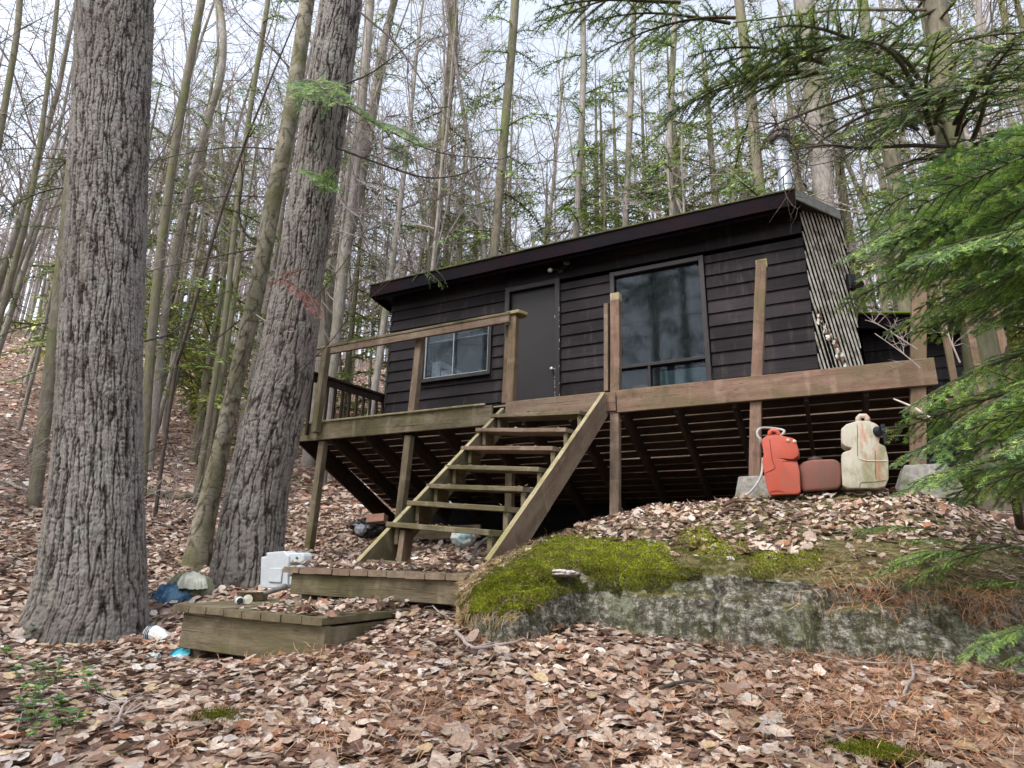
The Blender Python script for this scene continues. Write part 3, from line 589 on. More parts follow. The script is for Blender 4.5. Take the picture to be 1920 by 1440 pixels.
# tilted joists and boards behind the rim
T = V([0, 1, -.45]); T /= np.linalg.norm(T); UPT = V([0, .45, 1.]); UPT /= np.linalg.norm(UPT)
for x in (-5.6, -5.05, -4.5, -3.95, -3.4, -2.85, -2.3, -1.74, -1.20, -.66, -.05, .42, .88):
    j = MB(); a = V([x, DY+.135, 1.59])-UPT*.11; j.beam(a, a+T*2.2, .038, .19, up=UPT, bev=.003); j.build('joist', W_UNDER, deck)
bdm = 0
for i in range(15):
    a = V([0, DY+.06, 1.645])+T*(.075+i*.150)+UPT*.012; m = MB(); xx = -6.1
    m.beam(V([-6.12, a[1], a[2]]), V([.92, a[1], a[2]]), .133, .022, up=UPT, bev=.003, jit=.004); m.mi = [1 if (q % 8 in (1, 2, 3) and q < len(m.f)-2) else 0 for q in range(len(m.f))]; m.build('deck_board', [W_UNDER, W_GREY], deck)  # gap light on front edges painted with paler wood, undersides with dark wood
# near-black wall added under the cabin to darken the void behind the deck
fw = MB(); fw.box((HX0+.05, 8.35, -.2), (.5, 8.42, 1.19)); fw.build('dark_void_wall', BLACK, cabin)
m = MB(); m.beam((-4.95, 6.9, .30), (-3.9, 6.9, .33), .04, .16); m.build('low_beam', W_OLIVE, deck)
# concrete piers
def pier(top, w0, w1, h, label, name='concrete_pier'):
    p = MB(); x, y, z = top
    p.add([(x-w0, y-w0, z), (x+w0, y-w0, z), (x+w0, y+w0, z), (x-w0, y+w0, z), (x-w1, y-w1, z-h), (x+w1, y-w1, z-h), (x+w1, y+w1, z-h), (x-w1, y+w1, z-h)], [(0, 1, 2, 3), (0, 4, 5, 1), (1, 5, 6, 2), (2, 6, 7, 3), (3, 7, 4, 0), (7, 6, 5, 4)])
    o = p.build(name, CONC, org=(x, y, z-h), bevel=.012); props(o, label, 'pier', 'concrete piers under the deck posts')
a = c2(1413, 893); pier((a[0], DY+.09, a[2]+.0), .125, .19, .30, 'grey concrete pier behind the orange-red jug')
a = c2(1724, 872); pier((a[0]+.03, DY+.09, a[2]), .14, .25, .28, 'mossy concrete pier right of the whitish jug, under fir boughs')
# ================================================================ rear lean-to seen at right
shed = thing('shed', 'low dark sided outbuilding with mossy roof edge behind the striped wall', 'shed', (1.6, 9.6, 1.6))
s = MB(); laps(s, .72, 2.2, 1.2, 3.16, 9.5); s.box((.75, 9.53, 1.2), (2.18, 11.5, 3.14)); s.build('wall', SIDING, shed)
s = MB(); s.prism([(.70, 9.3, 3.33), (2.3, 9.3, 3.06), (2.3, 11.8, 2.9), (.70, 11.8, 3.2)], (0, 0, .05)); s.beam((.70, 9.28, 3.27), (2.3, 9.28, 3.0), .03, .2); s.build('roof', FASCIA, shed)
s = MB()
s.beam((.70, 9.28, 3.395), (1.5, 9.28, 3.26), .12, .03, bev=.01); s.build('roof_moss', m_plain('bright_roof_moss', (.16, .24, .02), .95, var=.4, scale=60, bump=1), shed)
# ================================================================ stairs
st = thing('staircase', 'open wooden staircase climbing from the leaf-covered landing to the deck', 'stairs', (-2.5, 3.5, -.1))
Lt, Lb = V([-3.06, 5.80, 1.60]), V([-3.06, 3.56, -.07]); Rt, Rb = V([-1.90, 5.80, 1.66]), V([-1.93, 3.36, -.10])
for (a, b, mat) in ((Lt, Lb, W_OLIVE), (Rt, Rb, W_PALE)):
    d = nrm(a-b); up = nrm(V([0, -d[2], d[1]])); m = MB(); m.beam(b-up*.13, a-up*.13, .038, .235, up=up, bev=.003, jit=.003); o = m.build('stringer', W_GREY if mat is W_PALE else W_OLIVE, st)
    m = MB(); m.beam(b-up*.012+up*.002, a-up*.012+up*.002, .040, .004, up=up, bev=0, jit=0); m.build('top_edge', W_PALE, o)
lp_ = [(730, 978), (770, 938), (805, 906), (840, 871), (870, 835), (897, 802), (925, 776)]; rp_ = [(926, 993), (955, 948), (988, 912), (1018, 875), (1043, 836), (1067, 801), (1092, 768)]
TREADS = []
for (l, r) in zip(lp_, rp_):
    a, b = PX(*l, -3.05), PX(*r, -1.95); TREADS.append((a, b)); m = MB(); dy = V([0, .13, -.02]); m.beam(a+dy, b+dy, .26, .038, bev=.004, jit=.003); m.build('tread', W_OLIVE if random.random() < .6 else W_GREY, st)
    for q in (a+V([.045, .13, -.105]), b+V([-.05, .13, -.105])): k_ = MB(); k_.beam(q+V([0, -.09, 0]), q+V([0, .09, 0]), .036, .13, bev=.003); k_.build('cleat', W_OLIVE, st)
m = MB(); m.beam((-2.97, 3.66, -.045), (-2.45, 3.60, -.06), .09, .04); m.build('foot_cleat', W_OLIVE, st)
m = MB(); m.beam((-2.93, 3.98, -.12), (-2.93, 4.02, .19), .05, .12, up=(0, 1, 0)); m.build('support', W_GREY, st)
# ================================================================ two plank landings
def platform(name, label, x0, x1, y0, y1, ztop, hb, skew, foot, mats, n):
    t = thing(name, label, 'platform', ((x0+x1)/2, y0, ztop))
    w_ = (x1-x0)/n
    for i in range(n):
        a = x0+w_*(i+.5); zz = ztop-.019+random.uniform(-.002, .002)+skew*(i/n-.5); m = MB(); m.beam((a, y0-.02-random.uniform(0, .012), zz), (a, y1, zz), w_-.006, .038, bev=.004); m.build('plank', mats[0], t)
    m = MB(); m.beam((x0+.05, y0+.03, ztop-.04-hb/2-skew/2), (x1-.01, y0+.03, ztop-.04-hb/2+skew/2), .038, hb); m.build('front_board', mats[1], t)
    m = MB(); m.beam((x1-.03, y0+.05, ztop-.04-hb/2+skew/2), (x1-.03, y1, ztop-.04-hb/2+skew/2), .038, hb*.9); m.build('side_board', mats[1], t)
    m = MB(); m.beam((x0+.07, y0+.05, ztop-.04-hb/2-skew/2), (x0+.07, y1, ztop-.04-hb/2-skew/2), .038, hb*.9); m.build('side_board', mats[1], t)
    for fx in foot: m = MB(); m.beam((fx, y0+.1, ztop-.05-hb*.4), (fx, y0+.1, ztop-.04-hb-.14), .09, .09, up=(0, 1, 0)); m.build('foot', mats[1], t)
    return t
platform('platform', 'lower square wooden platform at the big trunk carrying a pan and fallen leaves', -3.41, -2.28, 2.5, 3.2, -.295, .19, -.012, (-3.28, -2.4), (W_OLIVE, W_OLIVE), 8)
platform('platform', 'upper wooden landing at the foot of the staircase covered in leaves', -3.36, -1.90, 3.24, 4.15, -.088, .135, -.01, (-3.2,), (W_GREY, W_OLIVE), 10)
# ================================================================ fuel jugs and clutter
def m_jug(name, c, dirt, rub=None, ds=6, thr=.5, rough=.45):
    g = NG(name); o = g.coord('Object'); n = g.noise(o, 9, 6, .7); col = g.ramp(n, [(.3, [x*.8 for x in c]), (.7, c)])
    col = g.mix(g.ramp(g.noise(g.map(o, (1, 1, .45)), ds, 7, .75), [(thr, 0), (thr+.14, .8)]), col, dirt)
    if rub:
        col = g.mix(g.ramp(g.noise(g.map(o, (6, 6, 1.2)), 1.9, 5, .6), [(.58, 0), (.68, .75)]), col, rub)
    g.base(col); g.rough(rough); g.b.inputs['Specular IOR Level'].default_value = .4; g.bump(g.noise(o, 60, 3), .15, .002); return g.m
JRED = m_jug('orange_red_plastic', (.46, .085, .05), (.28, .10, .07), thr=.52)
JBRN = m_jug('faded_brown_plastic', (.20, .075, .055), (.13, .07, .05), thr=.5, rough=.7)
JWHT = m_jug('weathered_whitish_plastic', (.50, .47, .38), (.21, .20, .09), rub=(.42, .15, .09), thr=.47, rough=.7)
BLK = m_plain('black_rubber', (.015, .018, .022), .45)
HOSE = m_plain('dusty_grey_hose', (.36, .34, .32), .6)
def outline_body(name, pts, y, depth, mat, parent, bev=.02, sc=(1360, 740, 4.3636)):
    P = [PY(sc[0]+a/sc[2], sc[1]+b/sc[2], y) for a, b in pts]; P = [p+V([0, -depth/2, 0]) for p in P]; m = MB(); m.prism(P, (0, depth, 0)); o = m.build(name, mat, parent, bevel=bev, segs=4)
    for p in o.data.polygons: p.use_smooth = True
    return o
JY = 5.42
def floor_at(px, py, y): return PY(px, py, y)
b0 = PY(1468, 929, JY); j1 = thing('fuel_jug', 'leaning orange-red plastic fuel jug with a hose, leftmost of the three on the rock', 'jug', b0)
outline_body('body', [(303, 385), (345, 352), (440, 347), (560, 372), (583, 400), (606, 470), (604, 514), (560, 545), (470, 540), (520, 556), (594, 562), (612, 640), (620, 800), (600, 822), (375, 832), (355, 800), (318, 620), (309, 560), (322, 500)], JY, .19, JRED, j1, .028)
def seam(par, pts, yoff, r=.0022, mat=None, name='seam'):
    s_ = MB(); s_.tube(catmull(V([PY(1360+a/4.3636, 740+b/4.3636, JY+yoff) for a, b in pts]), 16, 0), r, 5); s_.build(name, mat, par)
DSE = m_plain('dark_red_seam', (.18, .03, .02), .6)
seam(j1, [(362, 365), (372, 450), (385, 540), (405, 600), (322, 640)], -.097, mat=DSE); seam(j1, [(365, 812), (372, 795), (440, 786), (478, 800), (482, 815)], -.097, mat=DSE); seam(j1, [(470, 542), (530, 548), (585, 552)], -.093, .005, mat=DSE)
h = MB(); hp = [PY(1360+a/4.3636, 740+b/4.3636, JY) for a, b in ((366, 362), (366, 305), (382, 292), (420, 298), (432, 312), (432, 350))]; h.tube(hp, [.020, .019, .019, .019, .019, .02], 10); h.build('handle', JRED, j1, smooth=True)
for (a, b) in ((520, 392), (570, 400)): n_ = MB(); n_.lathe(PY(1360+a/4.3636, 740+b/4.3636, JY)+V([0, -.088, 0]), [(.014, 0), (.014, .012), (0, .016)], 12, (.2, -1, .2)); n_.build('fitting', m_plain('brass_fitting', (.45, .32, .2), .5, metal=.4), j1)
hs_ = MB(); hpts = [(292, 395, -.02), (285, 370, -.03), (268, 340, -.03), (264, 305, -.02), (290, 270, .02), (350, 258, .08), (420, 262, .10), (470, 280, .06), (480, 300, .02), (465, 325, 0), (440, 338, 0)]
hs_.tube(catmull(V([PY(1360+a/4.3636, 740+b/4.3636, JY)+V([0, c_, 0]) for a, b, c_ in hpts]), 44, 0), .0105, 8); hs_.build('hose', HOSE, j1, smooth=True)
cn = MB(); a_, b_ = PY(1360+284/4.3636, 740+350/4.3636, JY), PY(1360+292/4.3636, 740+408/4.3636, JY); cn.tube([a_, a_*.5+b_*.5, b_], [.013, .017, .012], 10); cn.build('connector', METAL, j1)
hl = MB(); hl.tube(catmull(V([PY(1360+a/4.3636, 740+b/4.3636, JY)+V([0, c_, 0]) for a, b, c_ in ((310, 520, -.02), (306, 600, -.03), (295, 680, -.06), (255, 760, -.1), (215, 812, -.13), (180, 840, -.16))]), 30, 0), .0105, 8); hl.build('hose', HOSE, j1, smooth=True)
b0 = PY(1537, 924, JY+.06); j2 = thing('fuel_can', 'low faded brown fuel can standing between the orange-red jug and the whitish jug', 'fuel can', b0)
outline_body('body', [(600, 600), (640, 562), (720, 545), (890, 540), (935, 565), (952, 620), (948, 740), (930, 780), (640, 805), (618, 770)], JY+.06, .20, JBRN, j2, .035)
cp_ = MB(); a = PY(1360+736/4.3636, 740+552/4.3636, JY+.06); cp_.lathe(a, [(.055, -.01), (.058, .02), (.05, .034), (.018, .036), (.016, .048), (0, .05)], 14); cp_.build('cap', m_plain('dark_brown_cap', (.05, .03, .028), .6), j2)
b0 = PY(1620, 917, JY); j3 = thing('fuel_jug', 'tall dirty whitish fuel jug with red stains, rightmost of three on the rock', 'jug', b0)
outline_body('body', [(946, 300), (990, 262), (1078, 234), (1170, 236), (1225, 258), (1256, 285), (1262, 330), (1250, 415), (1300, 440), (1312, 480), (1326, 545), (1328, 700), (1300, 765), (1240, 779), (1000, 778), (958, 755), (950, 640), (948, 505), (970, 485), (1025, 470), (1028, 452), (975, 440), (948, 415)], JY, .21, JWHT, j3, .032)
h = MB(); hp = [PY(1360+a/4.3636, 740+b/4.3636, JY) for a, b in ((1086, 240), (1088, 190), (1102, 174), (1148, 174), (1161, 190), (1162, 240))]; h.tube(hp, [.022, .020, .019, .019, .020, .022], 10); h.build('handle', m_jug('stained_handle', (.50, .42, .34), (.5, .13, .08), thr=.46), j3, smooth=True)
sp = MB(); a = PY(1360+1235/4.3636, 740+325/4.3636, JY)+V([0, -.10, 0]); sp.tube([a, a+V([.03, -.03, 0])], [.042, .036], 14); sp.tube([a+V([.035, -.03, .0]), a+V([.075, -.05, .0])], [.02, .02], 10); sp.tube([a+V([.04, -.03, .05]), a+V([.045, -.03, -.10])], [.016, .014], 10); sp.build('spout', BLK, j3)
sm = MB(); sm.tube(catmull(V([PY(1360+a/4.3636, 740+b/4.3636, JY-.108) for a, b in ((1085, 505), (1100, 525), (1150, 538), (1240, 543), (1322, 541))]), 14, 0), .003, 5); sm.build('seam', m_plain('pale_seam', (.6, .57, .48), .6), j3)
DS2 = m_plain('dark_olive_seam', (.14, .12, .07), .8); seam(j3, [(1078, 245), (1082, 330), (1080, 420), (1084, 505)], -.107, mat=DS2); seam(j3, [(1098, 760), (1105, 725), (1130, 717), (1230, 712), (1318, 700)], -.107, mat=DS2); seam(j3, [(1226, 460), (1228, 600), (1232, 690)], -.107, mat=DS2)  # dark thin tubes along the seams of the whitish jug
# white toolbox-like appliance, saucepan, jar and small litter on and by the lower platform
WHT = m_jug('off_white_enamel', (.52, .56, .59), (.42, .44, .40), thr=.62, rough=.35)
def at_z(px, py, z, y=None): return PZ(px, py, z)
bxp = PY(515, 1103, 3.36)
mw = thing('appliance', 'small white plastic appliance with stacked rounded drawers standing on the lower platform', 'appliance', bxp)
def bxf(name, pxs, y, dep, mat, bev=.008): 
    P = [PY(a, b, y) for a, b in pxs]; m = MB(); m.prism(P, (.02, dep, 0)); return m.build(name, mat, mw, bevel=bev, segs=3)
body = bxf('body', [(489, 1044), (499, 1043), (499, 1036), (532, 1033), (541, 1042), (538, 1104), (487, 1102)], 3.30, .10, WHT)
m = MB(); a, b = PY(508, 1065, 3.298), PY(528, 1092, 3.298); m.box((a[0], 3.288, b[2]), (b[0], 3.302, a[2])); m.build('door', WHT, mw, bevel=.003)
for (ya, yb) in ((1036, 1056), (1059, 1077), (1080, 1098)): bxf('drawer', [(539, ya+1), (566, ya), (569, ya+5), (568, yb-4), (564, yb), (538, yb)], 3.315, .07, WHT, .012)
for q in range(3):
    m = MB(); a = PY(557+q*3, 1046+q*20, 3.312); m.lathe(a, [(.009, 0), (.009, .006), (0, .007)], 10, (0, -1, 0)); m.build('dial', m_plain('dark_grey_dial', (.10, .12, .13), .5), mw)
m = MB(); a = PY(569, 1042, 3.36); m.tube([a, a+V([.03, 0, 0])], .014, 10); m.build('stub', WHT, mw)
pc = V([-3.20, 2.98, -.293]); pc = PY(475, 1108, 2.97); pc[2] = -.292
pan = thing('saucepan', 'rusty shallow saucepan with a long grey handle on the lower platform', 'saucepan', pc)
m = MB(); m.lathe(pc, [(.0, .004), (.082, .002), (.090, .01), (.094, .055), (.098, .057), (.098, .060), (.092, .060), (.088, .054), (.085, .015), (0, .012)], 30); m.build('bowl', m_plain('tarnished_steel', (.34, .30, .22), .45, .5, .6, .3, 12, dirt=(.16, .09, .05)), pan, smooth=True)
m = MB(); a = pc+V([.09, .0, .048]); m.tube([a, a+V([.05, .0, .012]), a+V([.13, .0, .035]), a+V([.185, 0, .05])], [.008, .016, .017, .020], 10); m.build('handle', m_plain('grey_bakelite', (.16, .15, .15), .5), pan, smooth=True)
m = MB(); m.lathe(pc, [(0, .03), (.05, .034), (.086, .03)], 18); m.build('contents', m_plain('leaf_mush', (.14, .07, .045), .9, var=.5, scale=60, bump=1), pan)
GLJ = m_plain('cloudy_glass', (.42, .45, .43), .15, .6)
jp = PY(452, 1122, 2.72); jp[2] = -.293
jar = thing('jar', 'cloudy glass jar with pale lid lying in front of the saucepan', 'jar', jp); m = MB(); m.lathe(jp+V([-.02, 0, .024]), [(0, 0), (.022, .002), (.025, .012), (.025, .055), (.018, .062)], 16, (.8, -.5, 0)); m.build('glass', GLJ, jar, smooth=True)
m = MB(); m.lathe(jp+V([.035, .02, .03]), [(0, 0), (.026, .001), (.027, .014), (0, .016)], 18, (.7, -.7, .2)); m.build('lid', m_plain('pale_cream_lid', (.55, .53, .42), .4), jar)
def crumple(name, label, cat, c, r, mat, seed, sq=(1, 1, .6), n=44, amp=.5):
    """a crumpled soft thing: noise-displaced dome"""
    th = np.linspace(0, 2*np.pi, n*2, endpoint=False); ph = np.linspace(0, np.pi, n); TH, PH = np.meshgrid(th, ph)
    D_ = np.stack([np.cos(TH)*np.sin(PH), np.sin(TH)*np.sin(PH), np.cos(PH)], -1)
    k = 1+amp*(.6-2.2*np.abs(fbm(D_*1.7+seed, 2)))+amp*.55*(.5-2*np.abs(pn(D_*V([3, 5, 4])+seed)))+amp*.2*pn(D_*9+seed); P = D_*k[..., None]*r*V(sq)/1.3+V(c)
    i = np.arange(n*2*n).reshape(n, n*2); f = np.stack([i[:-1], np.roll(i, -1, 1)[:-1], np.roll(i, -1, 1)[1:], i[1:]], -1).reshape(-1, 4)
    o = mesh_np(name, P.reshape(-1, 3), f, mat, smooth=True, org=c); return props(o, label, cat)
DEN = m_plain('blue_denim', (.025, .075, .14), .9, var=.5, scale=25, bump=.6, dirt=(.12, .22, .32), dscale=9)
CAN = m_plain('olive_canvas', (.20, .20, .13), .9, var=.35, scale=12, bump=.5, dirt=(.10, .10, .06))
def drape(name, label, c, wd, dp, h, mat, seed, ang=0., lean=0., n=90):
    u = np.linspace(-1, 1, n); U, W_ = np.meshgrid(u, u); r = np.hypot(U, W_); ed = 1+.22*fbm(np.stack([np.cos(np.arctan2(W_, U))*1.4, np.sin(np.arctan2(W_, U))*1.4, 0*U+seed], -1), 3); sq = np.maximum(np.abs(U), np.abs(W_)); k = np.where(r > 1e-6, sq/np.maximum(r, 1e-6), 1); X = U*k*ed*wd/2; Y = W_*k*ed*dp/2
    q = np.stack([U*math.cos(ang)+W_*math.sin(ang), (-U*math.sin(ang)+W_*math.cos(ang))*.35, 0*U+seed], -1); q2 = q+.35*np.stack([pn(q*1.3+9), pn(q*1.7+19), 0*U], -1)
    fold = (1-np.abs(pn(q2*3.2))*2.6)*.5+(1-np.abs(pn(q2*6.1+5))*2.6)*.28+pn(q2*13)*.10; Z = h*(np.clip(1-sq**2.2, 0, 1))*(.62+.30*fbm(q*1.4+3, 2))+h*.42*fold*np.clip(1.25-sq**3, .25, 1)+lean*W_-.05*sq**5
    P = np.stack([X+.04*wd*pn(q2*3+40), Y, Z], -1)+V(c); i = np.arange(n*n).reshape(n, n); f = np.stack([i[:-1, :-1], i[:-1, 1:], i[1:, 1:], i[1:, :-1]], -1).reshape(-1, 4)
    o = mesh_np(name, P.reshape(-1, 3), f, mat, smooth=True, org=c); return props(o, label, 'clothes')
def gpt(px, py, y0=1.0, y1=12):
    """where the view ray meets the ground"""
    r = ray(px, py); ys_ = np.linspace(y0, y1, 900); d = ys_/r[1]; P = r[None, :]*d[:, None]; h_ = P[:, 2]-G(P[:, 0], P[:, 1]); k = np.argmax(h_ < 0) if (h_ < 0).any() else -1; return P[k]
c = gpt(318, 1122, 2.2); drape('jeans', 'crumpled frayed blue jeans lying between the two big trunks', c+V([0, .05, .01]), .50, .36, .13, DEN, 3.3, .5)
c = gpt(318, 1122, 2.2)+V([.05, .14, .05]); drape('jacket', 'crumpled olive canvas jacket with pale lining on top of the blue jeans', c+V([-.03, 0, .02]), .50, .34, .15, CAN, 8.1, 1.9)
c = gpt(318, 1122, 2.2)+V([.17, .06, .10]); drape('cloth', 'pale cream cloth bunched against the olive jacket', c+V([-.02, 0, .03]), .30, .18, .09, m_plain('cream_cloth', (.50, .50, .42), .9, var=.3, bump=.6), 12.7, 1.3)
c = gpt(292, 1205); pk = thing('packet', 'crushed white plastic packet with blue stripes and orange print by the trunk root', 'packet', c)
m = MB(); ax_ = nrm(V([1, .2, -.15])); m.tube([c+V([-.07, 0, .05]), c+V([-.03, 0, .055]), c+V([.02, 0.01, .04]), c+V([.08, .02, .02])], [.052, .05, .045, .03], 12); m.build('body', m_jug('white_film', (.7, .7, .68), (.45, .14, .03), ds=9, thr=.60), pk)
for q in range(3): m = MB(); a = c+V([-.062+.016*q, 0, .052]); m.tube([a, a+V([.007, 0, 0])], .0535, 12); m.build('stripe', m_plain('navy_stripe', (.02, .05, .10), .5), pk)
c = gpt(338, 1236); t_ = thing('lid', 'small turquoise plastic lid by the platform foot', 'lid', c+V([0, 0, .02])); m = MB(); m.lathe(c+V([0, 0, .022]), [(0, 0), (.05, .002), (.055, .01), (.05, .016), (.046, .008), (0, .008)], 20, (.2, -.55, .8)); m.build('disc', m_plain('turquoise_plastic', (.03, .38, .50), .4, var=.3, dirt=(.5, .6, .6), dscale=20), t_)
c = gpt(287, 1240); crumple('plastic_cup', 'crushed clear grey plastic cup on the leaves beside the turquoise lid', 'cup', c+V([0, 0, .02]), .045, GLJ, 5, (1.5, .8, .6), 14)
c = PY(868, 1008, 5.2); crumple('bag', 'white and turquoise plastic bag under the stairs', 'bag', c, .13, m_jug('bag_film', (.5, .52, .5), (.02, .30, .33), ds=9, thr=.48), 21, (1.2, .7, .8), 20, .25)
c = PY(930, 1038, 4.9); tw = thing('wheel', 'old spoked wheel rim half buried in leaves behind the right stringer', 'wheel', c)
m = MB(); R_ = .20; axn = nrm(V([.15, -.8, .6])); ex = nrm(np.cross(axn, V([0, 0, 1]))); ey = np.cross(ex, axn)
m.tube([c+(ex*math.cos(a)+ey*math.sin(a))*R_ for a in np.linspace(0, 2*math.pi, 40)], .016, 8, caps=False); m.build('rim', m_plain('grey_rubber_rim', (.17, .16, .15), .7), tw, smooth=True)
for q in range(6): a = q*math.pi/3; m = MB(); m.tube([c, c+(ex*math.cos(a)+ey*math.sin(a))*R_], .005, 5); m.build('spoke', METAL, tw)
c = PY(690, 990, 6.2); crumple('rubbish_bag', 'black rubbish bag under the deck left of the stairs', 'bag', c, .22, m_plain('black_film', (.015, .016, .018), .3, .5), 31, (1.3, .7, .6), 20)
c = PY(676, 993, 6.0); crumple('rag', 'small grey rag against the black rubbish bag', 'rag', c, .09, m_plain('grey_rag', (.30, .31, .33), .9), 33, (1, .6, .8), 14)
c = PY(706, 975, 6.1); t_ = thing('carton', 'torn pinkish brown carton under the deck left of the stairs', 'carton', c); m = MB(); m.beam(c+V([-.12, 0, 0]), c+V([.1, .05, .02]), .12, .1, up=(.1, .3, 1)); m.build('box', m_plain('brown_card', (.36, .20, .15), .9), t_)
# pale stone on the rock, roofing strip
c = PY(1052, 1083, 3.25); P_, N_, v_, u_ = rock_sample(4000, 1.5, 5); k = ((P_-c)**2).sum(1).argmin()
# find rock point under pixel (1052,1083)
pr = (P_@RW); pxs = 960+F*pr[:, 0]/pr[:, 2]; pys = 720+F*pr[:, 1]/pr[:, 2]; k = ((pxs-1052)**2+(pys-1083)**2).argmin()
crumple('stone', 'flat pale pinkish stone lying on the left shoulder of the mossy rock', 'stone', P_[k]+V([0, -.0, .02]), .10, m_plain('pale_stone', (.42, .37, .35), .85, var=.35, scale=30, bump=.9), 41, (1.25, .7, .22), 26, .5)
def rock_px(px, py, vlo=1, vhi=6.2):
    P, N, v, u = rock_sample(16000, vlo, vhi); q = P@RW; a = 960+F*q[:, 0]/q[:, 2]; b = 720+F*q[:, 1]/q[:, 2]; k = ((a-px)**2+(b-py)**2).argmin(); return P[k]
for i in range(3):
    a = rock_px(1345+i*4, 968-i*7, 4, 6); b = rock_px(1392+i*3, 958-i*7, 4, 6); t_ = MB(); t_.tube([a+V([0, 0, .015]), (a+b)/2+V([0, 0, .035]), b+V([0, 0, .015])], [.012, .014, .011], 6)
    props(t_.build('bark_strip', m_plain('dark_bark_strip', (.10, .055, .04), .9), org=a), 'curled dark bark strip on the leafy rock left of the jugs', 'bark', 'bark strips on the rock')
# ================================================================ big trunks
def trunk_px(name, pts, y, mat, parent, nseg, step, amp, flare=None, k=24., zsq=.16, squash=1, taper_top=None):
    """pts: (py, left px, right px) outline of the trunk in the plane y; a real round trunk is built around it"""
    C_, R_ = [], []
    for (py, l, r) in pts:
        a, b = PY(l, py, y), PY(r, py, y); c = (a+b)/2; dep = opt_depth(c); rad = (r-l)/2*dep/F/math.sqrt(1+(((l+r)/2-960)/F)**2); C_.append(c); R_.append(rad)
    C_, R_ = V(C_), V(R_); o = np.argsort(C_[:, 2]); C_, R_ = C_[o], R_[o]
    zs = np.arange(C_[0, 2], C_[-1, 2], step); cx = np.interp(zs, C_[:, 2], C_[:, 0]); cy = np.interp(zs, C_[:, 2], C_[:, 1]); rr = np.interp(zs, C_[:, 2], R_)
    for _ in range(30): rr[1:-1] = (rr[:-2]+rr[2:]+2*rr[1:-1])/4; cx[1:-1] = (cx[:-2]+cx[2:]+2*cx[1:-1])/4
    th = np.linspace(0, 2*np.pi, nseg, endpoint=False); TH, ZZ = np.meshgrid(th, zs); RR = rr[:, None]*np.ones_like(TH); R0 = float(np.median(rr))
    if flare:
        t = np.clip(1-(ZZ-zs[0])/flare[0], 0, 1); RR = RR*(1+flare[1]*t**2.2*(.35+.65*(.5+.5*np.cos(TH*flare[2]+flare[3]))+.25*np.cos(TH*3+1)))
    P = np.stack([np.cos(TH)*R0, np.sin(TH)*R0, ZZ], -1)
    warp = P+.022*np.stack([pn(P*V([4, 4, 3])+5), pn(P*V([4, 4, 3])+25), pn(P*2+40)], -1)+.006*np.stack([pn(P*24+5), pn(P*24+25), pn(P*24+45)], -1)
    q = warp*V([k, k, k*zsq]); n1 = pn(q); n2 = pn(q*1.9+31); ridge = 1-np.clip(np.abs(n1)*4.6, 0, 1)**.8; ridge2 = (1-np.clip(np.abs(n2)*5.0, 0, 1)); n3 = pn(warp*V([k*.6, k*.6, k*.42])+71); plate = (1-np.clip(np.abs(n3)*7, 0, 1))*.5
    hgt = 1-ridge*.85-ridge2*.45-plate*.6+.26*pn(P*75)+.24*pn(P*V([38, 38, 30])+3)+.20*pn(P*V([14, 14, 55])+13)+.25*pn(P*V([9, 9, 5])+21)
    RR = RR+amp*(hgt-.55)+.02*R0*pn(P*V([2, 2, 1])+60); X = cx[:, None]+np.cos(TH)*RR; Y = cy[:, None]+np.sin(TH)*RR
    n, m = TH.shape; i = np.arange(n*m).reshape(n, m); f = np.stack([i[:-1], np.roll(i, -1, 1)[:-1], np.roll(i, -1, 1)[1:], i[1:]], -1).reshape(-1, 4)
    col = np.repeat(np.clip(hgt, 0, 1).reshape(-1, 1), 3, 1)
    return mesh_np(name, np.stack([X, Y, ZZ], -1).reshape(-1, 3), f, mat, parent, smooth=True, col=col)
T1Y = 2.75
bt1 = PY(160, 1215, T1Y)
big1 = thing('pine_tree', 'thickest deeply furrowed grey-brown trunk at the far left in the foreground', 'tree', bt1)
trunk_px('trunk', [(-620, 172, 298), (-300, 161, 297), (0, 150, 296), (300, 136, 284), (700, 113, 273), (900, 100, 276), (1050, 80, 284), (1130, 64, 288), (1190, 38, 293), (1235, 12, 300), (1275, -15, 308)], T1Y, BARK_BIG, big1, 500, .0065, .017, flare=(.6, .22, 2, 3.0), k=18, zsq=.10)
T2Y = 4.0
bt2 = PY(460, 1108, T2Y)
big2 = thing('pine_tree', 'second thick furrowed trunk leaning right between the far-left trunk and the deck', 'tree', bt2)
trunk_px('trunk', [(-560, 655, 725), (-250, 625, 700), (0, 604, 680), (300, 555, 640), (540, 515, 604), (700, 482, 590), (900, 430, 547), (1010, 408, 536), (1140, 392, 532)], T2Y, BARK_BIG, big2, 330, .0075, .015, flare=(.7, .2, 2, 2.8), k=20, zsq=.10)
kn_ = MB(); a = PY(479, 982, T2Y); a = a*(1-.21/np.linalg.norm(a)); kn_.lathe(a, [(.0, -.0), (.030, .0), (.034, -.01), (.036, -.05)], 12, nrm(-a)); kn_.build('knot', m_plain('sawn_orange_knot', (.34, .17, .07), .8), big2)
T3Y = 4.35
bt3 = PY(370, 1050, T3Y)
slim = thing('birch_tree', 'slender tan trunk with fine horizontal marks leaning right against the second thick trunk', 'tree', bt3)
trunk_px('trunk', [(-560, 640, 655), (-200, 598, 619), (0, 563, 590), (200, 533, 563), (400, 492, 524), (540, 467, 499), (700, 430, 462), (850, 396, 430), (1000, 355, 402), (1080, 336, 398)], T3Y, BARK_TAN, slim, 90, .02, .0012, flare=(.4, .2, 2, 2.0), k=10, zsq=.5)
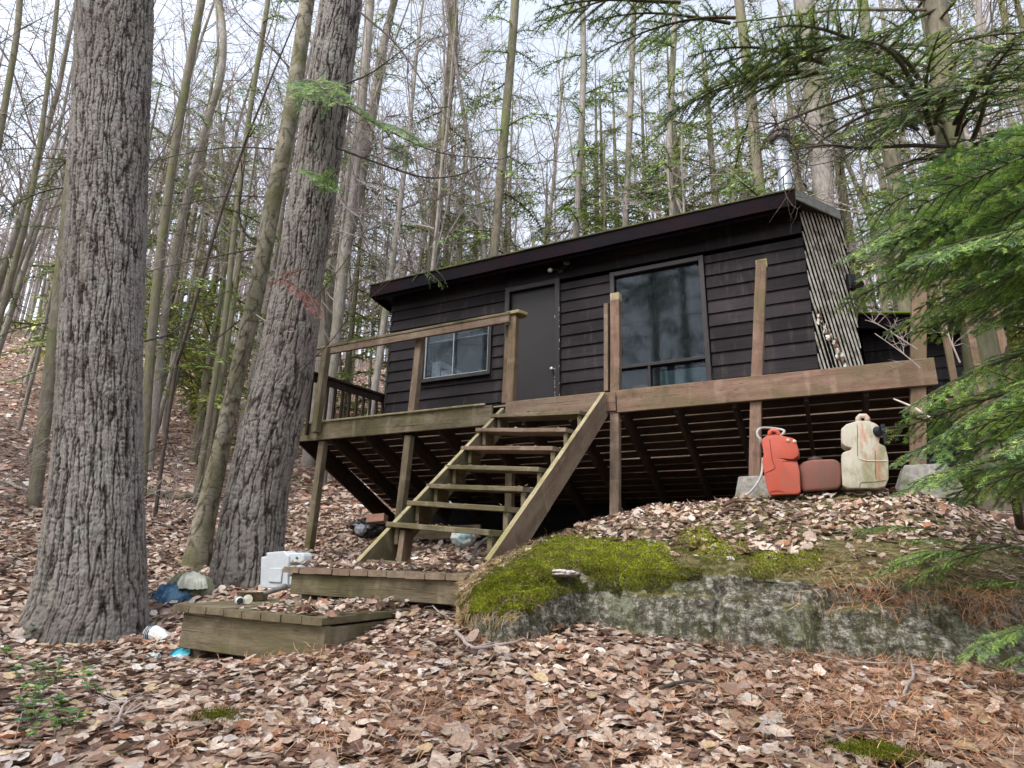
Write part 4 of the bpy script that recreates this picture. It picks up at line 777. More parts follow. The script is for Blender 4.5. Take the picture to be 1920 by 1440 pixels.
# thin bare branches and fir tufts on those trunks ------------------------
def wander(a, d, L, n, bend=.25, droop=0.):
    pts = [V(a, float)]; d = nrm(d)
    for i in range(n):
        d = nrm(d+rng.normal(size=3)*bend/n**.5+V([0, 0, -droop/n])); pts.append(pts[-1]+d*L/n)
    return V(pts)
def twiggy(mb, a, d, L, r, depth=2, n=7, side=3, droop=.1, bend=.35, sides=4):
    p = wander(a, d, L, n, bend, droop); mb.tube(p, np.linspace(r, r*.35, len(p)), sides, caps=False)
    if depth:
        for _ in range(side+rng.integers(0, 3)):
            i = rng.integers(1, n); dd = nrm(p[i]-p[i-1]); o = nrm(np.cross(dd, rng.normal(size=3))); twiggy(mb, p[i], dd*.7+o*.8+V([0, 0, -.05]), L*rng.uniform(.28, .55), r*.55, depth-1, max(3, n-2), side, droop, bend, 3)
def px_branch(parent, pxs, y, yo, r, name='dead_branch', twigs=9, mat=TWIG_DARK, tl=.35):
    P = catmull(V([PY(a, b, y+yo*i/(len(pxs)-1)) for i, (a, b) in enumerate(pxs)]), 14, 0); m = MB(); m.tube(P, np.linspace(r, r*.3, 14), 6, caps=False)
    for _ in range(twigs):
        i = rng.integers(2, 13); dd = nrm(P[i]-P[i-1]); o = nrm(np.cross(dd, rng.normal(size=3))); twiggy(m, P[i], dd*.8+o*.7, tl*rng.uniform(.5, 1.2), r*.35, 1, 5, 3, .1, .5, 3)
    return m.build(name, mat, parent)
px_branch(slim, [(500, 470), (462, 440), (448, 400), (455, 340), (452, 290), (470, 240)], T3Y, -.5, .014, twigs=8)
px_branch(slim, [(520, 280), (440, 276), (360, 286), (285, 303)], T3Y, -.3, .010, twigs=10)
px_branch(slim, [(505, 370), (420, 368), (330, 385), (265, 382)], T3Y, -.2, .009, twigs=8)
px_branch(slim, [(485, 465), (400, 482), (320, 498), (268, 512)], T3Y, .2, .011, twigs=8)
px_branch(slim, [(545, 130), (500, 80), (450, 30), (420, -30)], T3Y, -.4, .012, twigs=8)
px_branch(slim, [(450, 600), (400, 640), (330, 690), (280, 720)], T3Y, -.3, .008, twigs=10)
px_branch(slim, [(480, 590), (520, 615), (550, 622), (575, 600)], T3Y-.3, -.4, .008, twigs=7, mat=BARK_GREY)
px_branch(slim, [(440, 700), (470, 640), (460, 680), (480, 740)], T3Y-.3, -.2, .006, twigs=10)
px_branch(big2, [(640, 160), (690, 140), (740, 105), (800, 60)], T2Y, -.3, .011, twigs=9)
px_branch(big2, [(635, 190), (720, 240), (820, 285), (925, 297)], T2Y, .3, .014, twigs=12)
px_branch(big2, [(625, 275), (720, 310), (800, 333), (870, 325), (930, 290)], T2Y, .5, .012, twigs=12)
px_branch(big2, [(672, 20), (740, 80), (790, 150), (850, 240)], T2Y, -.3, .014, twigs=9)
px_branch(big2, [(590, 560), (640, 500), (680, 440), (700, 400)], T2Y, -.2, .006, twigs=8)
px_branch(big2, [(560, 700), (620, 640), (660, 590), (740, 520)], T2Y, -.4, .006, twigs=10)
px_branch(big1, [(270, 330), (300, 290), (330, 240), (350, 200)], T1Y, .6, .008, twigs=6)
px_branch(big1, [(272, 640), (330, 620), (400, 560), (470, 530)], T1Y+.3, 1.2, .009, twigs=8)
px_branch(big1, [(274, 850), (320, 830), (370, 840), (400, 790)], T1Y+.4, 1.0, .006, twigs=12)
# ---------------------------------------------------------------- needle sprays
def tri_strip_needles(P, D, N, ln, wd, col, rows=2):
    """one thin triangle per needle. P start, D direction, N across"""
    n = len(P); v = np.empty((n, 3, 3)); v[:, 0] = P-N*wd/2; v[:, 1] = P+N*wd/2; v[:, 2] = P+D*ln[:, None]; return v.reshape(-1, 3), np.arange(n*3).reshape(n, 3), np.repeat(col, 3, 0)
GREENS = V([(.035, .085, .018), (.055, .125, .022), (.085, .17, .03), (.045, .10, .045), (.12, .20, .045), (.03, .065, .02)])*V([2.1, 1.8, 1.9])
def bough_mesh(name, L, seed, sec_gap, ter_gap, ndl_gap, ndl_len, ndl_w, width=.36, droop=.12, cols=GREENS, brown=0, fill=1.0):
    r = np.random.default_rng(seed); segs = []   # (start, dir, length)
    st_ = MB(); n = 16; t = np.linspace(0, 1, n); stem = np.stack([t*L, .04*L*np.sin(t*3+seed), .05*L*np.sin(t*2.5)-droop*L*t*t], -1); st_.tube(stem, np.linspace(.012, .002, n)*L, 5, caps=False)
    def at(A, s): f = s*(len(A)-1); i = min(int(f), len(A)-2); return A[i]*(1-(f-i))+A[i+1]*(f-i), nrm(A[i+1]-A[i])
    s = .12; side = 1; segs.append((stem, .5))
    while s < .985:
        p, d = at(stem, s); l = width*L*math.sin(math.pi*min(1, (.18+.82*s)))**.8*(1-.35*s)*r.uniform(.65, 1.15)*2*.5+.03*L
        dd = nrm(d*.75+V([0, side, 0])*r.uniform(.6, .95)+V([0, 0, r.uniform(-.18, .12)])); m = 6; sec = [p]
        for i in range(m): dd = nrm(dd+V([.06, 0, -.07])+r.normal(size=3)*.06); sec.append(sec[-1]+dd*l/m)
        sec = V(sec); segs.append((sec, 1)); st_.tube(sec, np.linspace(.0045, .0012, m+1)*L, 3, caps=False)
        q = .12; sd2 = 1
        while q < .95 and l > ter_gap*2:
            if r.random() < fill:
                p2, d2_ = at(sec, q); l2 = l*.42*(1-q*.75)*r.uniform(.6, 1.2); up = V([0, 0, 1.]); o = nrm(np.cross(up, d2_))*sd2; d3 = nrm(d2_*.85+o*.8+V([0, 0, r.uniform(-.2, .1)])); m2 = 3; ter = [p2]
                for i in range(m2): d3 = nrm(d3+V([0, 0, -.05])+r.normal(size=3)*.06); ter.append(ter[-1]+d3*l2/m2)
                segs.append((V(ter), 1))
            q += ter_gap/l; sd2 *= -1
        s += sec_gap/L; side *= -1
    PP, DD, NN, CC = [], [], [], []
    for A, w_ in segs:
        L_ = np.linalg.norm(np.diff(A, axis=0), axis=1).sum(); k = max(2, int(L_/ndl_gap)); f = np.linspace(.02, .999, k)*(len(A)-1); i = np.minimum(f.astype(int), len(A)-2); fr = (f-i)[:, None]
        p = A[i]*(1-fr)+A[i+1]*fr; d = A[i+1]-A[i]; d /= np.linalg.norm(d, axis=1)[:, None]+1e-9; o = np.cross(V([0, 0, 1.]), d); o /= np.linalg.norm(o, axis=1)[:, None]+1e-9
        base = cols[r.integers(0, len(cols))]
        for sg in (1, -1):
            j = r.normal(size=(k, 3))*.22; dn = d*.55+o*sg*.85+V([0, 0, .08])+j; dn /= np.linalg.norm(dn, axis=1)[:, None]; PP.append(p+r.normal(size=(k, 3))*.0008); DD.append(dn); NN.append(d+r.normal(size=(k, 3))*.3)
            tipb = (np.linspace(0, 1, k)[:, None]**2)*.35; CC.append(base*r.uniform(.75, 1.3, (k, 1))*(1+tipb))
    PP, DD, NN, CC = map(np.concatenate, (PP, DD, NN, CC)); n = len(PP); v, f, c = tri_strip_needles(PP, DD, NN, r.uniform(.7, 1.15, n)*ndl_len, ndl_w, CC)
    sv, sf = V(st_.v), []
    for q in st_.f:
        if len(q) == 4: sf += [(q[0], q[1], q[2]), (q[0], q[2], q[3])]
    allv = np.concatenate([sv, v]); allf = np.concatenate([V(sf).astype(int), f+len(sv)]); allc = np.concatenate([np.tile([.09, .07, .045], (len(sv), 1)), c])
    o = mesh_np(name, allv, allf, FIRM, col=allc); me = o.data; bpy.data.objects.remove(o); return me
NEAR_B = [bough_mesh('fir_bough', 1.0, s, .030, .026, .0034, .019, .0032, width=.34, cols=GREENS*V([1.5, 1.35, 1.6])) for s in (1, 2, 3, 4)]
MID_B = [bough_mesh('hemlock_bough', 1.0, s, .055, .05, .0075, .020, .0065, width=.30, droop=.2, fill=.6, cols=GREENS*V([1.05, .9, .95])) for s in (11, 12, 13, 14)]
FAR_B = [bough_mesh('hemlock_bough_sparse', 1.0, s, .10, .10, .045, .080, .024, width=.32, droop=.25, fill=.8, cols=GREENS*V([1.2, 1.05, 1.0])) for s in (21, 22, 23)]
RED_B = bough_mesh('dead_spray', 1.0, 33, .06, .06, .010, .03, .006, width=.3, cols=V([(.22, .06, .045), (.30, .10, .08)]), fill=.6)
print('boughs', [len(m.polygons) for m in NEAR_B+MID_B+FAR_B])
def bough(parent, me, a, b, roll=0, wide=1.0, name='branch'):
    """place bough mesh from a to b under parent"""
    a, b = V(a, float), V(b, float); d = b-a; L = np.linalg.norm(d); x = d/L; z = V([0, 0, 1.]); y = nrm(np.cross(z, x)); z = np.cross(x, y)
    c_, s_ = math.cos(roll), math.sin(roll); y, z = y*c_+z*s_, z*c_-y*s_
    o = bpy.data.objects.new(name, me); COL.objects.link(o); o.parent = parent; a = a-ORG[parent.name]
    o.matrix_local = Matrix(((x[0]*L, y[0]*L*wide, z[0]*L, a[0]), (x[1]*L, y[1]*L*wide, z[1]*L, a[1]), (x[2]*L, y[2]*L*wide, z[2]*L, a[2]), (0, 0, 0, 1))); return o
# foreground fir standing just outside the right edge
fir = thing('fir_tree', 'near green fir reaching in from the right edge over the deck end and jugs', 'tree', (1.55, 3.3, -.42))
m = MB(); m.tube([(1.58, 3.3, -.5), (1.56, 3.32, 1), (1.52, 3.34, 2.6), (1.5, 3.3, 4.4)], [.06, .05, .035, .015], 12, caps=False); m.build('trunk', BARK_MOSS, fir, smooth=True)
tips = [(1820, 590, 3.0), (1875, 540, 3.3), (1900, 620, 3.1), (1600, 455, 3.3), (1650, 490, 3.5), (1720, 430, 3.5), (1780, 480, 3.2), (1840, 500, 3.4), (1700, 600, 3.5), (1850, 570, 3.0), (1760, 390, 2.9), (1820, 440, 3.2), (1880, 480, 2.8), (1740, 540, 2.8), (1552, 470, 3.5), (1580, 425, 3.9), (1600, 395, 3.2), (1560, 560, 3.6), (1640, 440, 3.3), (1600, 500, 4.1), (1690, 370, 3.0), (1640, 520, 3.0), (1700, 560, 3.4), (1680, 470, 2.7), (1760, 430, 3.3), (1800, 520, 2.8), (1650, 600, 3.9),
        (1790, 350, 3.2), (1850, 420, 2.6), (1655, 775, 3.2), (1680, 745, 3.6), (1660, 840, 3.3), (1700, 870, 3.0), (1720, 810, 2.8), (1760, 900, 3.1), (1740, 860, 3.5), (1800, 760, 2.7), (1820, 870, 2.8), (1790, 920, 3.3), (1860, 800, 2.5), (1880, 880, 3.1), (1880, 560, 3.2), (1770, 800, 3.2), (1850, 760, 3.4),
        (1870, 300, 3.3), (1820, 250, 3.0), (1710, 510, 3.1), (1760, 560, 3.4), (1735, 470, 3.1), (1830, 580, 3.3), (1670, 900, 3.5)]
for i, (a, b, y) in enumerate(tips):
    t = PY(a, b, y); L0 = random.uniform(.75, 1.15); o = V([min(1.5, t[0]+L0*random.uniform(.8, 1)), t[1]+random.uniform(-.15, .35), t[2]+random.uniform(.02, .3)])
    bough(fir, NEAR_B[i % 4], o, t, random.uniform(-.5, .5), random.uniform(.9, 1.25))
sap = thing('fir_sapling', 'small bright green fir sapling sprawling over the needles on the right end of the rock', 'sapling', PY(1990, 1090, 3.3))
for i, (a, b, y, a2, b2) in enumerate([(1590, 1000, 3.8, 1760, 1010), (1622, 1078, 3.4, 1850, 1045), (1680, 1100, 3.3, 1900, 1040), (1800, 1020, 3.7, 1990, 1060), (1720, 1040, 3.6, 1880, 1075), (1790, 1100, 3.3, 1980, 1120), (1650, 1060, 3.5, 1800, 1050), (1690, 1015, 3.7, 1830, 1040)]):
    bough(sap, NEAR_B[i % 4], PY(a2, b2, y-.1)+V([0, 0, .04]), PY(a, b, y)+V([0, 0, .03]), random.uniform(-.3, .3), 1.2)
sap2 = thing('fir_sapling', 'darker low fir sapling at the lower right edge below the rock', 'sapling', PY(1990, 1210, 3.1))
for i, (a, b, y, a2, b2) in enumerate([(1785, 1228, 3.0, 1950, 1165), (1830, 1195, 3.1, 2010, 1170), (1850, 1240, 2.9, 2020, 1210), (1890, 1250, 2.8, 2040, 1230)]):
    bough(sap2, NEAR_B[i % 4], PY(a2, b2, y), PY(a, b, y), random.uniform(-.3, .3), 1.2)
m = MB(); P = catmull(V([rock_px(1912, 985, 4, 6.2)+V([0, 0, -.05]), PY(1905, 940, 4.6), PY(1890, 905, 4.6), PY(1897, 870, 4.6), PY(1880, 830, 4.5), PY(1870, 760, 4.5), PY(1890, 650, 4.5)]), 20, 0); m.tube(P, np.linspace(.028, .012, 20), 8); props(m.build('sapling_stem', TWIG_DARK, org=P[0]), 'crooked dark bare sapling stem at the right edge of the rock', 'sapling')
# ================================================================ named mid-distance trunks
def tree_from_px(label, pxs, y, w, mat, name='bare_tree', ext=True, sides=10, cat='tree', group=None):
    P = V([PY(a, b, y) for a, b in pxs]); o = np.argsort(P[:, 2]); P = P[o]
    ww = (list(w) if hasattr(w, '__len__') else [w]*len(pxs)); R_ = V(ww)[o]*opt_depth(P[0])/F/2/math.sqrt(1+((pxs[0][0]-960)/F)**2)
    g = G(P[:1, 0], P[:1, 1])[0]; base = P[0].copy()
    if g < P[0, 2]: 
        d = nrm(P[1]-P[0]); base = P[0]-d*((P[0, 2]-g)/max(d[2], .3)+.15); base[2] = g-.15
    P = np.concatenate([[base], P]); R_ = np.concatenate([[R_[0]*1.25], R_])
    if ext: d = nrm(P[-1]-P[-2]); P = np.concatenate([P, [P[-1]+d*3, P[-1]+d*7+V([.3, .2, 0])]]); R_ = np.concatenate([R_, [R_[-1]*.75, R_[-1]*.25]])
    n = max(10, 3*len(P)); A = catmull(np.concatenate([P, R_[:, None]], 1), n, 0); t = thing(name, label, cat, base, group); m = MB(); m.tube(A[:, :3], np.maximum(A[:, 3], .004), sides, caps=False); m.build('trunk', mat, t, smooth=True); return t, A
def limbs(t, A, n, z0, z1, L, up, mat=TWIG, depth=2, r=.018, name='branches', side=4):
    m = MB(); zz = A[:, 2]
    for i in range(n):
        z = rng.uniform(z0, z1); c = V([np.interp(z, zz, A[:, k]) for k in range(3)]); a = rng.uniform(0, 2*np.pi); d = V([math.cos(a), math.sin(a), up*rng.uniform(.6, 1.3)])
        f = 1-.5*(z-z0)/(z1-z0); twiggy(m, c, d, L*f*rng.uniform(.6, 1.1), r*f*.62, depth, 7, side, -.15 if up > .4 else .15, .45, 4)
    return m.build(name, mat, t)
def hem_boughs(t, A, n, z0, z1, L, meshes, droop=-.25, f0=.5):
    zz = A[:, 2]
    for i in range(n):
        z = z0+(z1-z0)*(i+rng.random())/n; c = V([np.interp(z, zz, A[:, k]) for k in range(3)]); a = rng.uniform(0, 2*np.pi); l = L*(1-f0*(z-z0)/(z1-z0))*rng.uniform(.6, 1.1)
        bough(t, meshes[rng.integers(0, len(meshes))], c, c+V([math.cos(a), math.sin(a), droop+rng.uniform(-.2, .25)])*l, rng.uniform(-.4, .4), rng.uniform(.9, 1.3))
LT = [('straight greenish trunk just right of the far-left pine, crossing the sky', [(388, -60), (378, 0), (341, 200), (310, 400), (287, 600), (275, 760)], 6.5, 19, BARK_MOSS, 14, .5),
      ('wavy grey trunk between the far-left pine and the slender tan trunk', [(405, -40), (418, 60), (414, 140), (390, 225), (350, 375), (318, 520), (300, 680)], 8, 16, BARK_GREY, 18, .7),
      ('thin grey-green trunk passing left of the slender tan trunk', [(505, -40), (500, 20), (470, 200), (440, 425), (425, 575), (405, 700), (378, 870)], 7, 12, BARK_MOSS, 14, .6),
      ('pale grey trunk right behind the second thick trunk, reaching the rail', [(690, 60), (668, 300), (650, 450), (630, 625), (620, 720)], 10, 20, BARK_GREY, 16, .7),
      ('pale twin trunk seen in the gap left of the cabin roof', [(700, 200), (660, 420), (618, 560), (600, 700)], 11.5, 22, BARK_GREY, 14, .7),
      ('leaning mossy trunk at the upper left corner', [(40, -40), (32, 60), (12, 180), (0, 250), (-30, 400)], 4.6, 15, BARK_MOSS, 8, .3),
      ('thin dark trunk slanting down at the left edge', [(105, 30), (92, 140), (62, 350), (26, 500), (-5, 620), (-30, 760)], 5.0, 12, BARK_MOSS, 10, .2),
      ('short mossy trunk beside the far-left pine, half hidden', [(118, 480), (95, 690), (78, 830), (62, 955)], 4.6, 30, BARK_MOSS, 8, .2),
      ('thin dark sapling right of the far-left pine, leaning over the leaves', [(345, 640), (330, 690), (310, 820), (292, 960)], 5.6, 8, TWIG_DARK, 8, .4),
      ('mossy forked trunk rising behind the left half of the roof', [(845, -40), (850, 60), (838, 200), (822, 330), (810, 500)], 12, 22, BARK_MOSS, 26, 1.0),
      ('green mossed trunk standing behind the middle of the roof', [(968, -40), (962, 60), (950, 200), (938, 340), (925, 490)], 12, 18, BARK_MOSS, 24, .9),
      ('grey trunk with upswept limbs behind the roof above the door', [(1090, -40), (1094, 100), (1090, 250), (1080, 430)], 14, 12, BARK_GREY, 24, 1.0),
      ('tall grey trunk behind the roof above the picture window', [(1190, -40), (1185, 120), (1178, 300), (1172, 430)], 15, 12, BARK_GREY, 24, 1.0),
      ('knobbly grey trunk behind the roof left of the chimney', [(1265, 40), (1258, 200), (1255, 300), (1262, 420)], 13, 12, BARK_GREY, 20, 1.0),
      ('moss-covered trunk close left of the metal chimney', [(1380, -40), (1388, 20), (1405, 150), (1415, 260), (1428, 390)], 12, 21, BARK_MOSS, 18, .6),
      ('broad blurred reddish trunk just right of the chimney', [(1500, -40), (1512, 60), (1530, 220), (1542, 330), (1550, 440)], 14, 40, BARK_GREY, 14, .8),
      ('leaning grey trunk between the chimney and the right-hand hemlock', [(1612, -40), (1622, 40), (1645, 160), (1665, 280), (1682, 360), (1690, 460)], 11, [24, 24, 26, 28, 30, 30], BARK_MOSS, 14, .5)]
for (lab, pxs, y, w_, mat, nl, up) in LT:
    t, A = tree_from_px(lab, pxs, y, w_, mat); z1 = A[-1, 2]-.5; z0 = A[0, 2]+(z1-A[0, 2])*(.18 if y < 8 else .3)
    if nl: limbs(t, A, nl, z0, z1, 1.3 if y < 7 else 3.0, up, depth=2, r=.010 if y < 7 else .022, side=3, mat=TWIG_DARK if y < 7 else TWIG)
    if y > 11 and pxs[0][0] < 1450: hem_boughs(t, A, 30, z0-.5, z1-1, 1.7, FAR_B, f0=.35)
    elif pxs[0][0] < 120 and y < 5.5: hem_boughs(t, A, 12, z0, z1, 1.1, MID_B, f0=.2)
    elif y > 5: hem_boughs(t, A, 7, z0+1, z1, 1.0, FAR_B, f0=.2)
# right-hand hemlock with long dark boughs
t, A = tree_from_px('tall hemlock with a thick mossy trunk and dark drooping boughs at the upper right', [(1742, -60), (1752, 0), (1765, 120), (1780, 250), (1795, 360), (1815, 480), (1830, 600)], 7.9, [52, 52, 54, 58, 60, 62, 64], BARK_MOSS, 'hemlock_tree'); hemR = t
hem_boughs(t, A, 22, 5.5, 12, 2.2, MID_B)
for (a, b, y) in [(1240, 170, 6.5), (1275, 90, 6), (1300, 200, 6.8), (1000, 0, 5.5), (1100, 60, 6.2), (1400, 40, 6), (1350, 130, 6.4), (1500, 80, 5.8), (1560, 200, 6), (1900, 60, 5.5), (1880, 180, 6), (1850, 20, 5), (1660, 110, 5.4), (1620, 210, 6.2), (1930, 330, 6), (1560, 20, 5), (1700, 30, 5), (1700, 300, 6.4), (1860, 400, 6.5)]:
    tt = PY(a, b, y); c = V([np.interp(tt[2]+rng.uniform(.1, .8), A[:, 2], A[:, k]) for k in range(3)]); s_ = tt+(c-tt)*min(1, 1.9/np.linalg.norm(c-tt)); 
    if np.linalg.norm(c-tt) > 2.0: mb = MB(); mb.tube([c, (c+s_)/2+V([0, 0, .1]), s_], [.022, .015, .009], 6, caps=False); mb.build('limb', BARK_MOSS, t)
    for q in range(2): bough(t, MID_B[rng.integers(0, 4)], s_+V([0, 0, .08*q]), tt+rng.normal(size=3)*.18*q, rng.uniform(-.4, .4), 1.25)
px_branch(hemR, [(1790, 165), (1740, 170), (1660, 160), (1600, 180), (1500, 215), (1440, 240)], 7.6, -1.2, .03, 'limb', 16, TWIG_DARK, .8)
px_branch(hemR, [(1790, 275), (1700, 273), (1620, 278), (1550, 272), (1480, 282)], 7.6, -1.4, .026, 'limb', 14, TWIG_DARK, .7)
px_branch(hemR, [(1760, 190), (1650, 205), (1560, 250), (1500, 300), (1460, 340)], 7.4, -1.0, .02, 'limb', 18, TWIG_DARK, .7)
# green tufts of the second thick trunk and dead red spray
for (a, b, c_, d_) in [((560, 150), (650, 175), 3.7, 3.5), ((600, 140), (560, 200), 3.7, 3.5), ((640, 150), (600, 215), 3.6, 3.5), ((570, 320), (625, 345), 3.65, 3.5), ((640, 320), (585, 355), 3.6, 3.5), ((650, 190), (740, 250), 3.7, 3.9), ((690, 225), (800, 262), 3.9, 4.0), ((720, 280), (780, 300), 3.9, 4.0)]:
    bough(big2, NEAR_B[rng.integers(0, 4)], PY(*a, c_), PY(*b, d_), rng.uniform(-.6, .6), 1.5)
for (a, b) in (((520, 520), (590, 560)), ((580, 505), (500, 530)), ((560, 540), (610, 590))): bough(big2, RED_B, PY(*a, 3.6), PY(*b, 3.5), rng.uniform(-.5, .5), 1)
rt = thing('roof_sprig', 'small fallen fir sprig hanging over the left end of the roof edge', 'sprig', PY(812, 512, FY-.04))
for (a, b) in (((800, 508), (832, 533)), ((815, 506), (845, 530)), ((785, 514), (770, 526)), ((795, 510), (812, 536))): bough(rt, MID_B[rng.integers(0, 4)], PY(*a, FY-.03), PY(*b, FY-.10), rng.uniform(-.6, .6), 1.4)
# ================================================================ random forest
def bare_proto(seed, H, r0, nl=22):
    r = np.random.default_rng(seed); global rng; keep = rng; rng = r
    p = [V([0, 0, -.4])]; d = nrm(V([r.uniform(-.06, .06), r.uniform(-.06, .06), 1.]))
    for i in range(12): d = nrm(d+r.normal(size=3)*.035+V([0, 0, .03])); p.append(p[-1]+d*(H+.4)/12)
    p = V(p); rad = np.linspace(r0, r0*.12, 13); m = MB(); m.tube(p, rad, 7, caps=False)
    b = MB(); 
    for i in range(nl):
        f = r.uniform(.22, .97); k = f*12; a = int(k); c = p[a]*(1-(k-a))+p[min(a+1, 12)]*(k-a); an = r.uniform(0, 2*np.pi); L = H*.24*(1.15-f)*r.uniform(.6, 1.2)+.4
        twiggy(b, c, V([math.cos(an), math.sin(an), r.uniform(.5, 1.5)]), L, rad[a]*.36, 2, 6, 3, -.12, .4, 3)
    rng = keep
    def fin(mb, name, mat):
        o = mb.build(name, mat); me = o.data; bpy.data.objects.remove(o); return me
    return fin(m, 'bare_trunk', None), fin(b, 'bare_branches', None)
protos = [bare_proto(100+i, H, r0, 24) for i, (H, r0) in enumerate([(15, .075), (17, .09), (13, .05), (16, .07), (19, .11), (12, .045), (14, .055), (18, .085)])]
for k, (a, b) in enumerate(protos):
    a.materials.append(BARK_MOSS if k in (2, 5) else BARK_GREY); b.materials.append(TWIG)
    for me in (a,): me.polygons.foreach_set('use_smooth', [True]*len(me.polygons))
print('proto faces', [len(b.polygons) for a, b in protos])
def place_tree(i, x, y, s, lab, grp, kidx):
    t = thing('bare_tree', lab, 'tree', (x, y, gz(x, y)), grp); a, b = protos[kidx]; rz = random.uniform(0, 6.28); ti = (random.uniform(-.04, .04), random.uniform(-.04, .04), rz)
    for nm, me in (('trunk', a), ('branches', b)):
        o = bpy.data.objects.new(nm, me); COL.objects.link(o); o.parent = t; o.rotation_euler = ti; o.scale = (s, s, s)
    return t
spots = []
r2 = random.Random(5); tries = 0
while len(spots) < 230 and tries < 9000:
    tries += 1; ang = r2.uniform(-1.26, .40); d = 13*(50/13)**(r2.random()**.85); x, y = d*math.sin(ang), d*math.cos(ang)
    if y < 3 or (x > -7 and x < 4 and y < 12.5) or (x > -4 and y < 12.5 and x < 6) : continue
    if any((x-a)**2+(y-b)**2 < (.75+.022*d)**2 for a, b in spots): continue
    spots.append((x, y))
for i, (x, y) in enumerate(spots):
    side = 'left of the cabin' if x < -.62*y else ('behind the cabin' if x < .02*y else 'right of the cabin')
    place_tree(i, x, y, r2.uniform(.8, 1.2), 'leafless grey tree in the forest '+side, 'leafless trees in the forest '+side, r2.randrange(8))
# far wood beyond: one mass of thin trunks and twigs
fm = MB(); 
for i in range(620):
    ang = r2.uniform(-1.5, .7); d = r2.uniform(46, 74); x, y = d*math.sin(ang), d*math.cos(ang); z = gz(x, y); h_ = r2.uniform(9, 17); fm.tube([(x, y, z-.5), (x+r2.uniform(-.5, .5), y, z+h_*.5), (x+r2.uniform(-1, 1), y, z+h_)], [r2.uniform(.09, .2), .1, .03], 4, caps=False)
    for q in range(5):
        zz = z+h_*r2.uniform(.3, .9); a = r2.uniform(0, 6.28); l = r2.uniform(1, 2.6); fm.tube([(x, y, zz), (x+math.cos(a)*l, y+math.sin(a)*l, zz+l*r2.uniform(.6, 1.4))], [.05, .015], 3, caps=False)
props(fm.build('far_wood', TWIG), 'dense mass of bare trunks far up the hillside', 'wood', kind='stuff')
# young hemlocks in the middle distance
def hem_proto(seed, H):
    global rng; keep = rng; rng = np.random.default_rng(seed); V_, F_, C_ = [], [], []; o = 0
    n = 46
    for i in range(n):
        z = H*(.12+.86*i/n); L = (1-z/H)*H*.26*rng.uniform(.6, 1.15)+.35; a = rng.uniform(0, 2*np.pi); me = FAR_B[rng.integers(0, 3)]
        if rng.random() < .25: continue
        nv = len(me.vertices); v = np.empty(nv*3, np.float32); me.vertices.foreach_get('co', v); v = v.reshape(-1, 3)*L; f = np.empty(len(me.polygons)*3, np.int32); me.polygons.foreach_get('vertices', f); c = np.empty(nv*4, np.float32); me.attributes['tint'].data.foreach_get('color', c)
        dr_ = rng.uniform(-.3, .2); x = v[:, 0]; v = np.stack([x*math.cos(a)-v[:, 1]*math.sin(a), x*math.sin(a)+v[:, 1]*math.cos(a), v[:, 2]+x*dr_+z], -1)
        V_.append(v); F_.append(f.reshape(-1, 3)+o); C_.append(c.reshape(-1, 4)[:, :3]*rng.uniform(.8, 1.3)*V([1.12, .95, .95])); o += nv
    ob = mesh_np('hemlock_crown', np.concatenate(V_), np.concatenate(F_), FIRM, col=np.concatenate(C_)); me = ob.data; bpy.data.objects.remove(ob)
    m = MB(); m.tube([(0, 0, -.3), (.05, 0, H*.5), (0, .05, H)], [H*.011, H*.007, .01], 7, caps=False); q = m.build('hemlock_stem', BARK_MOSS); tm = q.data; bpy.data.objects.remove(q); rng = keep
    return tm, me
hp_ = [hem_proto(50+i, H) for i, H in enumerate([5, 7, 10, 13])]
def place_hem(x, y, s, lab, grp, k):
    t = thing('hemlock_tree', lab, 'tree', (x, y, gz(x, y)), grp); rz = random.uniform(0, 6.28)
    for nm, me in (('trunk', hp_[k][0]), ('crown', hp_[k][1])):
        o = bpy.data.objects.new(nm, me); COL.objects.link(o); o.parent = t; o.rotation_euler = (0, 0, rz); o.scale = (s, s, s)
    return t
HS = [(-14, 7.5, 1, 2), (-16, 10, 1, 3), (-12, 13, 1, 2), (-6.6, 15, 1, 2), (-4.5, 14.2, 1, 2), (-2.8, 15.5, 1.1, 3), (-1.2, 13.8, .9, 2), (.3, 15.5, 1.1, 3), (2.2, 13.6, 1, 2), (3.2, 11.2, .8, 1), (4.6, 13.5, 1, 3), (-20, 14, 1, 3), (-10.5, 16.5, 1.1, 3), (-7, 19.5, 1.2, 3), (-3.5, 20, 1.2, 3), (1.5, 19, 1.3, 3), (5.5, 17, 1.2, 3), (-13.5, 19, 1.2, 3), (2.6, 9.0, .5, 0), (3.8, 8.2, .7, 1), (-10, 12, .8, 2), (-5.5, 12.8, .8, 1), (-3.6, 13, .7, 1), (-.2, 12.6, .7, 1), (1.4, 12.8, .8, 2), (-2, 17.5, 1.2, 3), (-5.6, 17, 1.1, 3), (-9, 15, 1, 2), (3.5, 15.5, 1.2, 3), (-15, 12.5, 1, 2), (-18, 11.5, 1.1, 3), (2.4, 10.8, .7, 1), (-12.8, 9.2, .9, 2), (-22, 11, 1.2, 3), (-11, 8.2, .8, 2), (-9.8, 14.5, 1, 3), (-7.2, 13.6, .9, 2), (-4, 17, 1.1, 3), (-1.2, 16.8, 1, 3), (1.2, 16.5, 1, 2), (-6.2, 21, 1.3, 3), (-11.5, 22, 1.3, 3), (-2.5, 22, 1.3, 3), (-16, 16, 1.2, 3), (-24, 16, 1.3, 3), (0, 13.4, .8, 2), (-3.2, 14.8, .9, 2), (-5, 15.5, 1, 3)]
